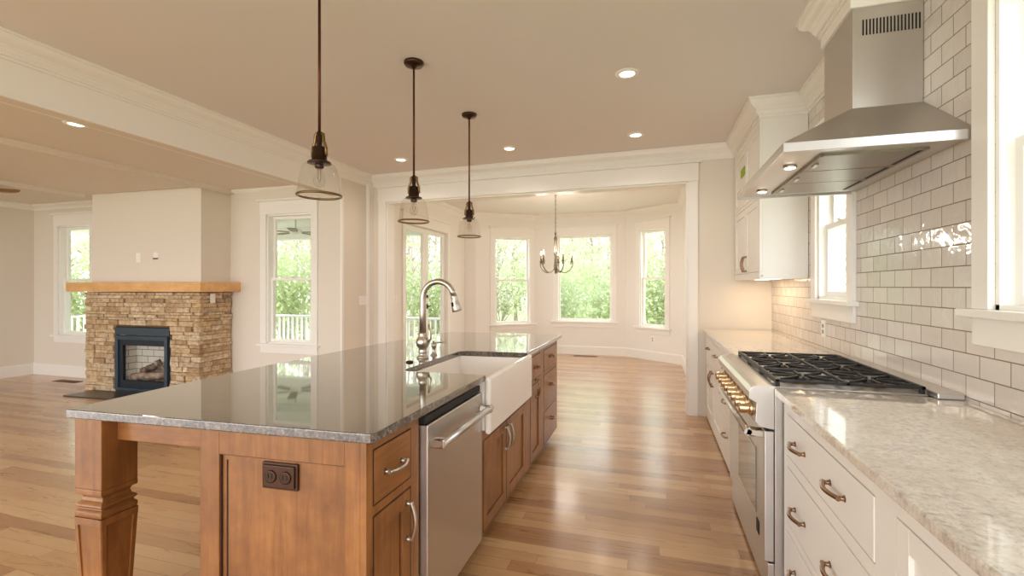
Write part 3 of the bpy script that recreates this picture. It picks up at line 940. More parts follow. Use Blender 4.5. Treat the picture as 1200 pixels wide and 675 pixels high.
G = 0.006
def island_unit(label, y0, y1, fronts, body_top=IZ0, z_frame_top=None, end_panel=False):
    t = thing('island_cabinet', label, 'cabinet', ixf((-1.15, (y0 + y1) / 2, 0)), 'island base cabinets')
    zt = z_frame_top or IZ0
    yb0 = y0 + (0.022 if end_panel else 0)
    bd = MB(ixf).box(XBK, XF - 0.021, yb0, y1, 0.10, zt).box(XBK, -0.89, yb0, y1, 0.0, 0.10)
    part('carcass', bd, 'alder_v', t)
    face_frame(t, y0, y1, [(a - G, b + G, c - G, d + G) for _, a, b, c, d, *_r in fronts], 0.085, zt, 'alder_v', ixf)
    for kind, a, b, c, d, hm, hy, hz in fronts:
        o = inset_front(t, kind, a, b, c, d, 'alder_y' if kind == 'drawer' else 'alder_v', ixf, panel=(kind == 'door'))
        if kind == 'drawer': pull_y(o, XF + 0.002, hy, hz, 0.05 if hm == 'nickel' else 0.035, hm, ixf)
        else: pull_z(o, XF + 0.001, hy, hz, 0.062, hm, ixf)
    return t

u1 = island_unit('knotty alder end cabinet with paneled end and bronze socket at island front', 1.222, 1.55,
    [('drawer', 1.262, 1.488, 0.675, 0.84, 'nickel', 1.375, 0.755), ('door', 1.262, 1.488, 0.10, 0.635, 'nickel', 1.462, 0.53)], end_panel=True)
# paneled end facing the camera
ep = MB(ixf)
yE = 1.222
ep.box(XBK, -1.352, yE, yE + 0.02, 0.0, IZ0).box(-0.893, XF - 0.0205, yE, yE + 0.02, 0.0, IZ0).box(-1.352, -0.893, yE, yE + 0.02, 0.80, IZ0).box(-1.352, -0.893, yE, yE + 0.02, 0.0, 0.14)
ep.box(-1.352, -0.893, yE + 0.012, yE + 0.02, 0.14, 0.80)
e = part('end_panel', ep, 'alder_v', u1, 0.002)
gb = MB(ixf)
for a, b, c, d in ((-1.352, -0.893, 0.14, 0.143), (-1.352, -0.893, 0.797, 0.80), (-1.352, -1.349, 0.14, 0.80), (-0.896, -0.893, 0.14, 0.80)):
    gb.box(a, b, yE + 0.006, yE + 0.0125, c, d)
gb.box(-1.332, -1.329, yE + 0.009, yE + 0.0125, 0.16, 0.78)
part('glaze_line', gb, 'glaze', e)
so = part('socket_plate', MB(ixf).box(-1.190, -1.060, yE + 0.003, yE + 0.013, 0.705, 0.789).box(-1.182, -1.068, yE - 0.003, yE + 0.004, 0.712, 0.782), 'plate_brown', u1, 0.003, label='dark bronze double socket plate')
for k in (-1, 1):
    cx = -1.125 + k * 0.027
    q = MB(lambda p: ixf((p[0], yE - 0.003 - p[2], p[1] + 0.747)))
    q.lathe([(0.02, 0.0), (0.02, 0.003), (0.017, 0.004)], cx, 0.0, 20)
    s_ = part('socket', q, 'bronze', so)
    part('slot', MB(ixf).box(cx - 0.009, cx - 0.006, yE - 0.0085, yE - 0.006, 0.742, 0.756).box(cx + 0.005, cx + 0.008, yE - 0.0085, yE - 0.006, 0.742, 0.756), 'black', s_)

u2 = island_unit('knotty alder sink base with two paneled doors under the apron sink', 2.15, 3.12,
    [('door', 2.24, 2.625, 0.10, 0.56, 'nickel', 2.592, 0.47), ('door', 2.633, 3.06, 0.10, 0.56, 'nickel', 2.666, 0.47)], z_frame_top=0.615)
u3 = island_unit('narrow knotty alder cabinet with one drawer right of the sink', 3.12, 3.56,
    [('drawer', 3.19, 3.50, 0.675, 0.84, 'pull_bronze', 3.345, 0.755), ('door', 3.19, 3.50, 0.10, 0.635, 'pull_bronze', 3.345, 0.60)])
u4 = island_unit('knotty alder cabinet with three drawers at the far end of the island', 3.56, 4.15,
    [('drawer', 3.615, 4.10, 0.675, 0.84, 'pull_bronze', 3.86, 0.765), ('drawer', 3.615, 4.10, 0.385, 0.64, 'pull_bronze', 3.86, 0.53), ('drawer', 3.615, 4.10, 0.10, 0.35, 'pull_bronze', 3.86, 0.25)])

# turned square post and apron rail under the overhang
post = thing('island_post', 'square alder post with carved collar holding the island overhang', 'post', ixf((-1.889, 1.267, 0)))
pc = (-1.889, 1.267)
pw = 0.122
pb = MB(ixf)
pb.frustum(*pc, 0.636, IZ0, pw, pw, pw, pw)
part('upper_block', pb, 'alder_v', post, 0.003)
cb = MB(ixf)
rings = [(0.535, 0.116), (0.543, 0.122), (0.556, 0.122), (0.562, 0.108), (0.567, 0.108), (0.574, 0.121), (0.582, 0.118), (0.590, 0.098), (0.604, 0.092), (0.612, 0.100), (0.618, 0.122), (0.636, 0.122)]
for (za, wa), (zb_, wb) in zip(rings, rings[1:]): cb.frustum(*pc, za, zb_, wa, wa, wb, wb)
part('collar', cb, 'alder_v', post, 0.002)
lo = MB(ixf)
lo.frustum(*pc, 0.06, 0.535, 0.080, 0.080, 0.115, 0.115)
part('tapered_shaft', lo, 'alder_v', post, 0.002)
for ax in range(2):
    for sg in (-1, 1):
        q = MB(ixf)
        def ring(z): return (0.080 + (0.122 - 0.080) * (z - 0.06) / 0.475) / 2
        for a, b in ((-1, -0.74), (0.74, 1)):
            vs_ = []
            for z in (0.06, 0.535):
                h = ring(z)
                for t_ in (a, b):
                    for o_ in (h - 0.004, h + 0.002):
                        p = [pc[0], pc[1], z]
                        p[ax] += sg * o_; p[1 - ax] += t_ * h
                        vs_.append(tuple(p))
            q.add(vs_, [(0, 1, 3, 2), (4, 5, 7, 6), (0, 1, 5, 4), (2, 3, 7, 6), (0, 2, 6, 4), (1, 3, 7, 5)])
        h = ring(0.525)
        x0_, y0_ = (sg * (h - 0.004), -h) if ax == 0 else (-h, sg * (h - 0.004))
        x1_, y1_ = (sg * (h + 0.002), h) if ax == 0 else (h, sg * (h + 0.002))
        q.box(pc[0] + x0_, pc[0] + x1_, pc[1] + y0_, pc[1] + y1_, 0.51, 0.535)
        part('shaft_moulding', q, 'alder_v', post, 0.001)
part('foot', MB(ixf).frustum(*pc, 0.0, 0.06, 0.105, 0.105, 0.092, 0.092), 'alder_v', post, 0.003)
part('apron_rail', MB(ixf).box(-1.828, XBK, 1.258, 1.283, 0.80, IZ0), 'alder_x', post, 0.002)
part('side_rail', MB(ixf).box(-1.90, -1.875, 1.329, 3.95, 0.80, IZ0), 'alder_y', post, 0.002)

# dishwasher
dw = thing('dishwasher', 'stainless dishwasher with bar handle built into the island', 'dishwasher', ixf((-1.1, 1.86, 0)))
part('tub', MB(ixf).box(XBK, -0.83, 1.556, 2.138, 0.10, 0.86).box(XBK, -0.89, 1.556, 2.138, 0.0, 0.10), 'black', dw)
part('door', MB(ixf).box(-0.83, -0.79, 1.562, 2.135, 0.12, 0.835), 'steel_v', dw, 0.004)
part('control_strip', MB(ixf).box(-0.83, -0.80, 1.562, 2.135, 0.838, 0.868), 'black', dw, 0.003)
hz = 0.765
hb = part('handle', MB(ixf).tube([ixf((-0.735, 1.60, hz)), ixf((-0.735, 2.13, hz))], 0.0135, 16), 'steel', dw) if False else None
hm = MB().tube([ixf((-0.742, 1.575, hz)), ixf((-0.742, 2.12, hz))], 0.016, 16)
hb = part('handle', hm, 'steel', dw)
for y in (1.59, 2.105):
    part('handle_bracket', MB(ixf).box(-0.79, -0.73, y - 0.016, y + 0.016, hz - 0.018, hz + 0.018), 'chrome', hb, 0.006)

# apron front sink
sk = thing('apron_sink', 'white fireclay apron front sink set into the dark island top', 'sink', ixf((-1.0, 2.56, 0.62)))
S0, S1, SX0, SX1 = 2.145, 2.975, -1.26, -0.752
zt, zb_ = 0.883, 0.625
sm = MB(ixf)
sm.box(SX1 - 0.03, SX1, S0, S1, zb_, 0.905)
part('apron', sm, 'porcelain', sk, 0.014, 4)
bw = MB(ixf)
bw.box(SX0, SX0 + 0.025, S0 + 0.002, S1 - 0.002, zb_ + 0.02, zt - 0.001).box(SX0 + 0.025, SX1 - 0.031, S0 + 0.002, S0 + 0.03, zb_ + 0.02, zt - 0.001).box(SX0 + 0.025, SX1 - 0.031, S1 - 0.03, S1 - 0.002, zb_ + 0.02, zt - 0.001)
bw.box(SX0 + 0.025, SX1 - 0.031, S0 + 0.03, S1 - 0.03, zb_ + 0.02, zb_ + 0.045)
part('basin', bw, 'porcelain', sk)
part('drain', MB(ixf).lathe([(0.045, zb_ + 0.045), (0.045, zb_ + 0.048), (0.03, zb_ + 0.049)], -1.02, 2.56), 'chrome', sk)

# faucet
fx, fy = -1.328, 2.56
fa = thing('faucet', 'tall brushed nickel gooseneck faucet behind the white sink', 'faucet', (fx, fy, IZ1))
z = IZ1
part('base', MB().lathe([(0.036, z), (0.036, z + 0.008), (0.026, z + 0.018), (0.022, z + 0.03), (0.027, z + 0.036), (0.024, z + 0.045), (0.022, z + 0.055), (0.036, z + 0.075), (0.042, z + 0.095), (0.038, z + 0.115), (0.028, z + 0.13), (0.025, z + 0.14), (0.028, z + 0.146), (0.024, z + 0.155)], fx, fy, 28), 'nickel', fa)
pts = [(fx, fy, z + 0.15), (fx, fy, z + 0.28), (fx, fy, z + 0.36)]
R = 0.102
for i in range(1, 15):
    a = math.pi - (math.pi * 0.93) * i / 14
    pts.append((fx + R + R * math.cos(a), fy, z + 0.36 + R * math.sin(a)))
ex, ez = pts[-1][0], pts[-1][2]
sp = part('spout', MB().tube(pts, [0.0205, 0.0195, 0.0185] + [0.0175] * 14, 16), 'nickel', fa)
part('spray_head', MB().tube([(ex, fy, ez), (ex + 0.003, fy, ez - 0.012), (ex + 0.006, fy, ez - 0.02), (ex + 0.012, fy, ez - 0.05), (ex + 0.022, fy, ez - 0.09), (ex + 0.024, fy, ez - 0.096)], [0.018, 0.021, 0.018, 0.023, 0.030, 0.027], 18), 'nickel', sp)
part('spray_button', MB().tube([(ex + 0.0, fy - 0.022, ez - 0.045), (ex + 0.006, fy - 0.024, ez - 0.068)], 0.007, 8), 'black', sp)
part('lever', MB().tube([(fx + 0.03, fy - 0.005, z + 0.10), (fx + 0.055, fy - 0.01, z + 0.12), (fx + 0.052, fy - 0.01, z + 0.16), (fx + 0.045, fy - 0.01, z + 0.205)], [0.013, 0.010, 0.008, 0.006], 10), 'nickel', fa)
sd = thing('soap_dispenser', 'small nickel soap dispenser pump beside the faucet', 'dispenser', (-1.318, 2.69, IZ1))
sx, sy = -1.318, 2.69
part('body', MB().lathe([(0.022, z), (0.022, z + 0.006), (0.012, z + 0.014), (0.013, z + 0.05), (0.017, z + 0.056), (0.017, z + 0.075), (0.008, z + 0.08), (0.008, z + 0.09)], sx, sy, 20), 'nickel', sd)
part('nozzle', MB().tube([(sx, sy, z + 0.075), (sx + 0.03, sy, z + 0.08), (sx + 0.075, sy, z + 0.085), (sx + 0.085, sy, z + 0.078)], [0.006, 0.0055, 0.005, 0.004], 8), 'nickel', sd)
ab = MB().lathe([(0.021, z), (0.021, z + 0.006), (0.014, z + 0.010), (0.004, z + 0.011)], -1.325, 2.395, 20)
o = part('air_switch_button', ab, 'bronze', None, origin=(-1.325, 2.395, z))
tag(o, 'small round dark button on the granite left of the faucet', 'button')

# ------------------------------------------------------------------ RIGHT COUNTER RUN
def idt(p): return p
XC = 0.53
def base_unit(label, y0, y1, fronts):
    t = thing('base_cabinet', label, 'cabinet', (0.83, (y0 + y1) / 2, 0), 'white base cabinets')
    part('carcass', MB().box(XC + 0.021, XW - 0.005, y0, y1, 0.09, IZ0).box(XC + 0.06, XW - 0.005, y0, y1, 0, 0.09), 'cab_white', t)
    face_frame(t, y0, y1, [(a - 0.004, b + 0.004, c - 0.004, d + 0.004) for _, a, b, c, d, *_r in fronts], 0.02, IZ0, 'cab_white', idt, XC, -1)
    for kind, a, b, c, d, hs in fronts:
        o = inset_front(t, kind, a, b, c, d, 'cab_white', idt, XC, kind in ('door', 'panel_door'), -1, glaze=False)
        for how, hy, hz_ in hs:
            (pull_y if how == 'y' else pull_z)(o, XC - 0.002, hy, hz_, 0.058, 'pull_bronze', idt, -1)
    return t
base_unit('white base cabinet with three wide two-pull drawers nearest the range', 1.31, 2.215,
    [('drawer', 1.378, 2.165, 0.658, 0.822, [('y', 1.99, 0.737), ('y', 1.62, 0.737)]), ('drawer', 1.378, 2.165, 0.385, 0.608, [('y', 1.99, 0.483), ('y', 1.62, 0.483)]), ('drawer', 1.378, 2.165, 0.09, 0.345, [('y', 1.99, 0.24), ('y', 1.62, 0.24)])])
base_unit('white base cabinet with a flat paneled door at the lower right corner', 0.30, 1.31, [('door', 0.36, 1.268, 0.09, 0.822, [])])
base_unit('white base cabinet with three drawers just beyond the range', 3.215, 4.08,
    [('drawer', 3.27, 4.03, 0.66, 0.825, [('y', 3.8, 0.745)]), ('drawer', 3.27, 4.03, 0.385, 0.61, [('y', 3.8, 0.49)]), ('drawer', 3.27, 4.03, 0.09, 0.345, [('y', 3.8, 0.24)])])
base_unit('white base cabinet with two drawers over two doors at the far wall', 4.08, 5.19,
    [('drawer', 4.13, 4.62, 0.66, 0.825, [('y', 4.37, 0.745)]), ('drawer', 4.65, 5.14, 0.66, 0.825, [('y', 4.9, 0.745)]), ('door', 4.13, 4.628, 0.09, 0.62, [('z', 4.585, 0.50)]), ('door', 4.642, 5.14, 0.09, 0.62, [('z', 4.69, 0.50)])])
wt = thing('worktop', 'pale veined granite counter in the right foreground', 'countertop', (0.8, 1.2, IZ0), 'pale granite counters')
part('granite_slab', MB().prism([(0.495, 0.28), (XW - 0.001, 0.28), (XW - 0.001, 2.225), (0.495, 2.225)], IZ0, IZ1), 'granite_light', wt, 0.006, 3)
wt = thing('worktop', 'pale granite counter beyond the range in the far corner', 'countertop', (0.8, 4.2, IZ0), 'pale granite counters')
part('granite_slab', MB().prism([(0.50, 3.21), (XW - 0.001, 3.21), (XW - 0.001, yb(XW) - 0.004), (0.50, yb(0.5) - 0.026)], IZ0, IZ1), 'granite_light', wt, 0.006, 3)

# ------------------------------------------------------------------ RANGE
RY0, RY1 = 2.235, 3.195
rg = thing('range', 'wide stainless gas range with black grates between pale granite counters', 'range', (0.8, 2.7, 0))
part('body', MB().box(0.50, 1.12, RY0, RY1, 0.09, 0.905).box(0.55, 1.12, RY0 + 0.02, RY1 - 0.02, 0.0, 0.09), 'steel_x', rg, 0.002)
prof = [(0.498, 0.735), (0.435, 0.745), (0.424, 0.765), (0.428, 0.845), (0.400, 0.862), (0.398, 0.895), (0.410, 0.914), (0.43, 0.922), (0.503, 0.922), (0.503, 0.907), (0.498, 0.905)]
cp = part('control_panel', MB().prism(prof, RY0 - 0.004, RY1 + 0.004, 1), 'steel', rg, 0.003)
nk = 8
for k in range(nk):
    y = RY0 + 0.09 + (RY1 - RY0 - 0.18) * k / (nk - 1)
    kx = 0.426
    q = MB(lambda p, y=y: (0.427 - p[2], y + p[0], 0.802 + p[1]))
    q.lathe([(0.034, 0.0), (0.034, 0.008), (0.029, 0.013), (0.024, 0.018), (0.0245, 0.050), (0.020, 0.056)], 0, 0, 20)
    kb_ = part('knob', q, 'knob_gold', cp)
    part('pointer', MB().box(0.3695, 0.373, y - 0.003, y + 0.003, 0.803, 0.82), 'black', kb_)
dz0, dz1 = 0.165, 0.725
od = part('oven_door', MB().box(0.462, 0.499, RY0 + 0.008, RY1 - 0.008, dz0, dz1), 'steel', rg, 0.004)
part('oven_window', MB().box(0.4585, 0.463, 2.41, 2.86, 0.30, 0.60), 'oven_glass', od, 0.002)
part('badge', MB().box(0.459, 0.463, 2.345, 2.40, 0.225, 0.285), 'black', od, 0.002)
hh = part('handle', MB().tube([(0.40, RY0 + 0.02, 0.712), (0.40, RY1 - 0.06, 0.712)], 0.0155, 16), 'steel', od)
for y in (RY0 + 0.045, RY1 - 0.09):
    part('handle_bracket', MB().prism([(0.385, 0.695), (0.395, 0.73), (0.465, 0.722), (0.465, 0.69)], y - 0.025, y + 0.025, 1), 'chrome', hh, 0.006)
part('kick_panel', MB().box(0.475, 0.50, RY0 + 0.008, RY1 - 0.008, 0.02, 0.158), 'steel', rg, 0.003)
part('cooktop_tray', MB().box(0.504, 1.045, RY0 + 0.012, RY1 - 0.012, 0.906, 0.918), 'steel', rg, 0.002)
part('back_trim', MB().box(1.045, 1.132, RY0 - 0.05, RY1 + 0.01, 0.915, 0.938), 'steel', rg, 0.004)
bx, by = (0.645, 0.905), [RY0 + 0.16, (RY0 + RY1) / 2, RY1 - 0.16]
for y in by:
    for x in bx:
        b = part('burner', MB().lathe([(0.062, 0.917), (0.062, 0.926), (0.05, 0.927), (0.045, 0.930), (0.012, 0.931)], x, y, 24), 'brass_dark', rg)
        part('burner_cap', MB().lathe([(0.036, 0.930), (0.038, 0.934), (0.034, 0.938), (0.006, 0.939)], x, y, 24), 'iron', b)
gw = (RY1 - RY0 - 0.03) / 3
for k in range(3):
    a, b = RY0 + 0.015 + gw * k + 0.003, RY0 + 0.015 + gw * (k + 1) - 0.003
    m_ = (a + b) / 2
    q = MB()
    zt_, zl = 0.948, 0.936
    r_ = 0.011
    q.box(0.507, 1.04, a, a + r_, zl, zt_).box(0.507, 1.04, b - r_, b, zl, zt_)
    q.box(0.507, 0.522, a, b, zl - 0.006, zt_).box(1.025, 1.04, a, b, zl, zt_).box(0.767, 0.783, a, b, zl, zt_)
    for x in bx:
        for an in range(8):
            t0, t1 = 0.028, 0.118
            ca, sa = math.cos(an * math.pi / 4 + 0.0), math.sin(an * math.pi / 4 + 0.0)
            if an % 2: t1 = 0.15
            x0_, y0_ = x + ca * t0, m_ + sa * t0
            x1_, y1_ = x + ca * t1, m_ + sa * t1
            nx, ny = -sa * 0.006, ca * 0.006
            v_ = []
            for zz in (zl, zt_):
                v_ += [(x0_ - nx, y0_ - ny, zz), (x1_ - nx, y1_ - ny, zz), (x1_ + nx, y1_ + ny, zz), (x0_ + nx, y0_ + ny, zz)]
            q.add(v_, [(0, 1, 2, 3), (4, 5, 6, 7), (0, 1, 5, 4), (1, 2, 6, 5), (2, 3, 7, 6), (3, 0, 4, 7)])
    for x in (0.516, 1.03):
        for y in (a + 0.01, b - 0.01): q.box(x - 0.008, x + 0.008, y - 0.008, y + 0.008, 0.917, zl)
    part('grate', q, 'iron', rg, 0.002)

# ------------------------------------------------------------------ HOOD
hd = thing('range_hood', 'stainless chimney hood on the tiled wall over the range', 'hood', (0.83, 2.66, 1.89))
HX0, HX1, HY0, HY1 = 0.507, XW - 0.002, 2.128, 3.21
CX0, CY0, CY1 = 0.867, 2.475, 2.838
hz0, hz1, hz2 = 1.887, 1.926, 2.152
lip = MB()
lip.box(HX0, HX0 + 0.02, HY0 + 0.02, HY1 - 0.02, hz0, hz1).box(HX0, HX1, HY0, HY0 + 0.02, hz0, hz1).box(HX0, HX1, HY1 - 0.02, HY1, hz0, hz1)
part('lip', lip, 'steel', hd, 0.002)
cn = MB()
cn.add([(HX0, HY0, hz1), (HX1, HY0, hz1), (HX1, HY1, hz1), (HX0, HY1, hz1), (CX0, CY0, hz2), (HX1, CY0, hz2), (HX1, CY1, hz2), (CX0, CY1, hz2)],
       [(0, 1, 5, 4), (1, 2, 6, 5), (2, 3, 7, 6), (3, 0, 4, 7), (4, 5, 6, 7), (0, 1, 2, 3)])
part('canopy', cn, 'steel_x', hd)
ch = part('chimney', MB().box(CX0, HX1, CY0, CY1, hz2, 2.60), 'steel_v', hd, 0.002)
for k in range(17):
    x = 0.905 + k * 0.0132
    part('vent_slot', MB().box(x, x + 0.0062, CY0 - 0.0012, CY0 + 0.004, 2.475, 2.545), 'black', ch)
part('underside', MB().box(HX0 + 0.02, HX1, HY0 + 0.02, HY1 - 0.02, hz0 + 0.012, hz0 + 0.02), 'steel_x', hd)
for k in range(3):
    a = HY0 + 0.12 + k * (HY1 - HY0 - 0.24) / 3
    b = a + (HY1 - HY0 - 0.24) / 3 - 0.008
    f_ = MB().box(0.68, 1.05, a, b, hz0 + 0.002, hz0 + 0.012)
    f_.box(0.672, 0.684, a, b, hz0 - 0.001, hz0 + 0.012)
    fo = part('filter', f_, 'steel_dark', hd)
    sl = MB()
    for i in range(12): sl.box(1.02, 1.034, a + 0.015 + i * (b - a - 0.04) / 12, a + 0.03 + i * (b - a - 0.04) / 12, hz0 + 0.0005, hz0 + 0.004)
    part('slots', sl, 'black', fo)
    part('filter_latch', MB().box(0.685, 0.70, (a + b) / 2 - 0.03, (a + b) / 2 + 0.03, hz0 - 0.01, hz0 + 0.002), 'chrome', fo, 0.002)
for y in (2.43, 3.0):
    l_ = part('hood_lamp', MB().lathe([(0.029, hz0 + 0.012), (0.029, hz0 + 0.004), (0.023, hz0 + 0.002)], 0.605, y, 24), 'chrome', hd)
    part('lamp_lens', MB().lathe([(0.022, hz0 + 0.003), (0.022, hz0 - 0.0005)], 0.605, y, 24), 'lamp_lens', l_)
for k in range(4):
    part('switch_button', MB().box(HX0 - 0.003, HX0 + 0.002, 2.98 + k * 0.035, 2.995 + k * 0.035, hz0 + 0.012, hz0 + 0.026), 'chrome', hd, 0.001)
# boxed collar where the chimney meets the ceiling
struct('trim_7', MB().box(CX0 - 0.012, XW, CY0 - 0.012, CY1 + 0.012, 2.60, CZ), 'trim', 'boxed white collar between hood chimney and ceiling', 'trim', 0.002)

def spot(name, loc, power, size=2.2, radius=0.05, col=WARM, blend=0.6, target=None):
    d = bpy.data.lights.new(name, 'SPOT'); d.energy = power; d.spot_size = size; d.spot_blend = blend; d.shadow_soft_size = radius; d.color = col
    o = bpy.data.objects.new(name, d); C.objects.link(o); o.location = loc
    return o
for y in (2.43, 3.0): spot('hood_light', (0.605, y, hz0 - 0.02), 3.0, 2.0, 0.03)

# ------------------------------------------------------------------ WALL CABINET
UX, UY0, UY1, UZ0 = 0.80, 4.05, 5.20, 1.405
wc = thing('wall_cabinet', 'tall white wall cabinet with upper and lower doors beside the window', 'cabinet', (0.95, 4.6, UZ0))
part('carcass', MB().box(UX + 0.021, XW - 0.002, UY0, UY1, UZ0 + 0.02, 2.79), 'cab_white', wc, 0.002)
part('light_rail', MB().box(UX, XW - 0.002, UY0, UY0 + 0.02, UZ0, UZ0 + 0.02).box(UX, UX + 0.02, UY0 + 0.02, UY1, UZ0, UZ0 + 0.03), 'cab_white', wc, 0.002)
dl = [(4.10, 4.618, UZ0 + 0.06, 2.04, 4.58, 1.545), (4.632, 5.15, UZ0 + 0.06, 2.04, 4.67, 1.545), (4.10, 4.618, 2.08, 2.60, None, None), (4.632, 5.15, 2.08, 2.60, None, None)]
face_frame(wc, UY0, UY1, [(a - 0.004, b + 0.004, c - 0.004, d + 0.004) for a, b, c, d, *_ in dl], UZ0 + 0.03, 2.79, 'cab_white', idt, UX, -1)
for a, b, c, d, hy, hz_ in dl:
    o = inset_front(wc, 'door', a, b, c, d, 'cab_white', idt, UX, True, -1, glaze=False)
    if hy: pull_z(o, UX - 0.001, hy, hz_, 0.062, 'pull_bronze', idt, -1)
o = part('tape_square', MB().box(UX - 0.0045, UX - 0.0015, 4.642, 4.85, 2.36, 2.435), 'green_tape', None, origin=(UX, 4.746, 2.397))
tag(o, 'bright green square of tape stuck on an upper cabinet door', 'tape')
ul = thing('cabinet_light', 'warm light bar under the white wall cabinet', 'light', (0.98, 4.6, UZ0))
part('housing', MB().box(0.95, 1.0, 4.15, 5.05, UZ0 + 0.006, UZ0 + 0.02), 'plate_white', ul)
part('lens', MB().box(0.955, 0.995, 4.17, 5.03, UZ0 + 0.002, UZ0 + 0.006), 'lamp_small', ul)
ad = bpy.data.lights.new('cabinet_light_glow', 'AREA'); ad.shape = 'RECTANGLE'; ad.size = 0.04; ad.size_y = 0.86; ad.energy = 1.5; ad.color = (1.0, 0.72, 0.42)
ao = bpy.data.objects.new('cabinet_light_glow', ad); C.objects.link(ao); ao.location = (0.975, 4.6, UZ0 - 0.002)

# ------------------------------------------------------------------ LAMPS
cans = [('recessed_light', (-0.165, 3.29, CZ), 'recessed ceiling light nearest the hood, largest of the kitchen four'),
        ('recessed_light', (-0.153, 4.645, CZ), 'recessed ceiling light near the opening beside the wall cabinet'),
        ('recessed_light', (-1.44, 4.72, CZ), 'recessed ceiling light near the opening, just right of the farthest pendant'),
        ('recessed_light', (-2.755, 4.78, CZ), 'recessed ceiling light in the far left corner behind the middle pendant'),
        ('recessed_light', (-0.18, 7.15, CZ), 'recessed dining light at the right, seen through the opening'),
        ('recessed_light', (-0.75, 7.15, CZ), 'recessed dining light just right of the chandelier canopy'),
        ('recessed_light', (-4.25, 2.50, LZ), 'recessed living room light beside the white beam'),
        ('recessed_light', (-4.6, 0.6, LZ), 'recessed living room light towards the front, out of view')]
cans = cans[:7]
c0 = None
for nm, loc, lab in cans:
    if c0 is None:
        c0 = thing(nm, lab, 'light', loc, 'recessed ceiling lights')
        x, y, z_ = loc
        part('trim_ring', MB().lathe([(0.048, z_ - 0.003), (0.056, z_ - 0.010), (0.078, z_ - 0.006), (0.080, z_ - 0.0005)], x, y, 32, cap=False), 'plate_white', c0)
        part('lens', MB().lathe([(0.050, z_ - 0.0005), (0.050, z_ - 0.005)], x, y, 32), 'lamp_lens', c0)
    else:
        dup(c0, loc, lab)
    spot('recessed_glow', (loc[0], loc[1], loc[2] - 0.03), CAN_POWER, 2.6, 0.09)

# pendants
def make_pendant(x, y, label):
    p = thing('pendant_light', label, 'pendant', (x, y, 1.764), 'glass pendants over the island')
    zb = 1.764
    part('canopy', MB().lathe([(0.064, CZ - 0.0005), (0.064, CZ - 0.012), (0.056, CZ - 0.024), (0.02, CZ - 0.03), (0.008, CZ - 0.045)], x, y, 28), 'bronze', p)
    part('rod', MB().tube([(x, y, CZ - 0.03), (x, y, zb + 0.29)], 0.0065, 10), 'rod_bronze', p)
    part('socket', MB().lathe([(0.010, zb + 0.30), (0.013, zb + 0.27), (0.012, zb + 0.235), (0.032, zb + 0.225), (0.034, zb + 0.165), (0.050, zb + 0.160), (0.054, zb + 0.152), (0.034, zb + 0.150)], x, y, 24), 'bronze', p)
    for s in (-1, 1):
        part('yoke_arm', MB().tube([(x + s * 0.008, y, zb + 0.293), (x + s * 0.021, y, zb + 0.287), (x + s * 0.024, y, zb + 0.255), (x + s * 0.037, y, zb + 0.22), (x + s * 0.037, y, zb + 0.185)], 0.0075, 8), 'brass_dark', p)
    sh = part('glass_shade', MB().lathe([(0.050, zb + 0.154), (0.064, zb + 0.148), (0.076, zb + 0.132), (0.083, zb + 0.105), (0.088, zb + 0.07), (0.092, zb + 0.035), (0.096, zb + 0.005)], x, y, 40, cap=False), 'shade', p)
    part('rim', MB().torus(x, y, zb + 0.004, 0.0965, 0.0055, 40, 8), 'brass_dark', sh)
    b = part('bulb', MB().lathe([(0.012, zb + 0.135), (0.013, zb + 0.115), (0.024, zb + 0.09), (0.028, zb + 0.07), (0.022, zb + 0.05), (0.006, zb + 0.042)], x, y, 20), 'shade', p)
    part('bulb_cap', MB().lathe([(0.02, zb + 0.155), (0.02, zb + 0.133), (0.013, zb + 0.128)], x, y, 16), 'bronze', b)
    part('filament', MB().tube([(x - 0.006, y, zb + 0.125), (x - 0.008, y, zb + 0.08), (x, y, zb + 0.065), (x + 0.008, y, zb + 0.08), (x + 0.006, y, zb + 0.125)], 0.0012, 6), 'brass_dark', b)
    return p
p0 = make_pendant(-1.48, 1.83, 'nearest glass bell pendant, its rod running out of the picture top')
dup(p0, (-1.48, 2.73, 1.764), 'middle glass bell pendant over the island')
dup(p0, (-1.48, 3.69, 1.764), 'farthest glass bell pendant, over the far end of the island')

# chandelier
hx, hy = -1.446, 7.2
cd = thing('chandelier', 'pewter candle chandelier with five curved arms in the dining bay', 'chandelier', (hx, hy, 1.55))
part('canopy', MB().lathe([(0.065, CZ - 0.0005), (0.062, CZ - 0.015), (0.02, CZ - 0.03), (0.01, CZ - 0.04)], hx, hy), 'pewter', cd)
cm = MB()
zz = CZ - 0.035
i = 0
while zz > 2.20:
    a = (i % 2) * math.pi / 2
    lp = [(hx + math.cos(a) * 0.009 * math.cos(t_), hy + math.sin(a) * 0.009 * math.cos(t_), zz - 0.018 + 0.021 * math.sin(t_)) for t_ in [k * math.pi / 5 for k in range(11)]]
    cm.tube(lp, 0.0028, 6); zz -= 0.033; i += 1
part('chain', cm, 'pewter', cd)
part('stem', MB().lathe([(0.008, 2.20), (0.018, 2.17), (0.010, 2.14), (0.026, 2.10), (0.022, 2.06), (0.024, 1.90), (0.03, 1.86), (0.018, 1.82), (0.022, 1.70), (0.032, 1.66), (0.022, 1.62), (0.014, 1.58), (0.016, 1.56), (0.004, 1.545)], hx, hy, 20), 'pewter', cd)
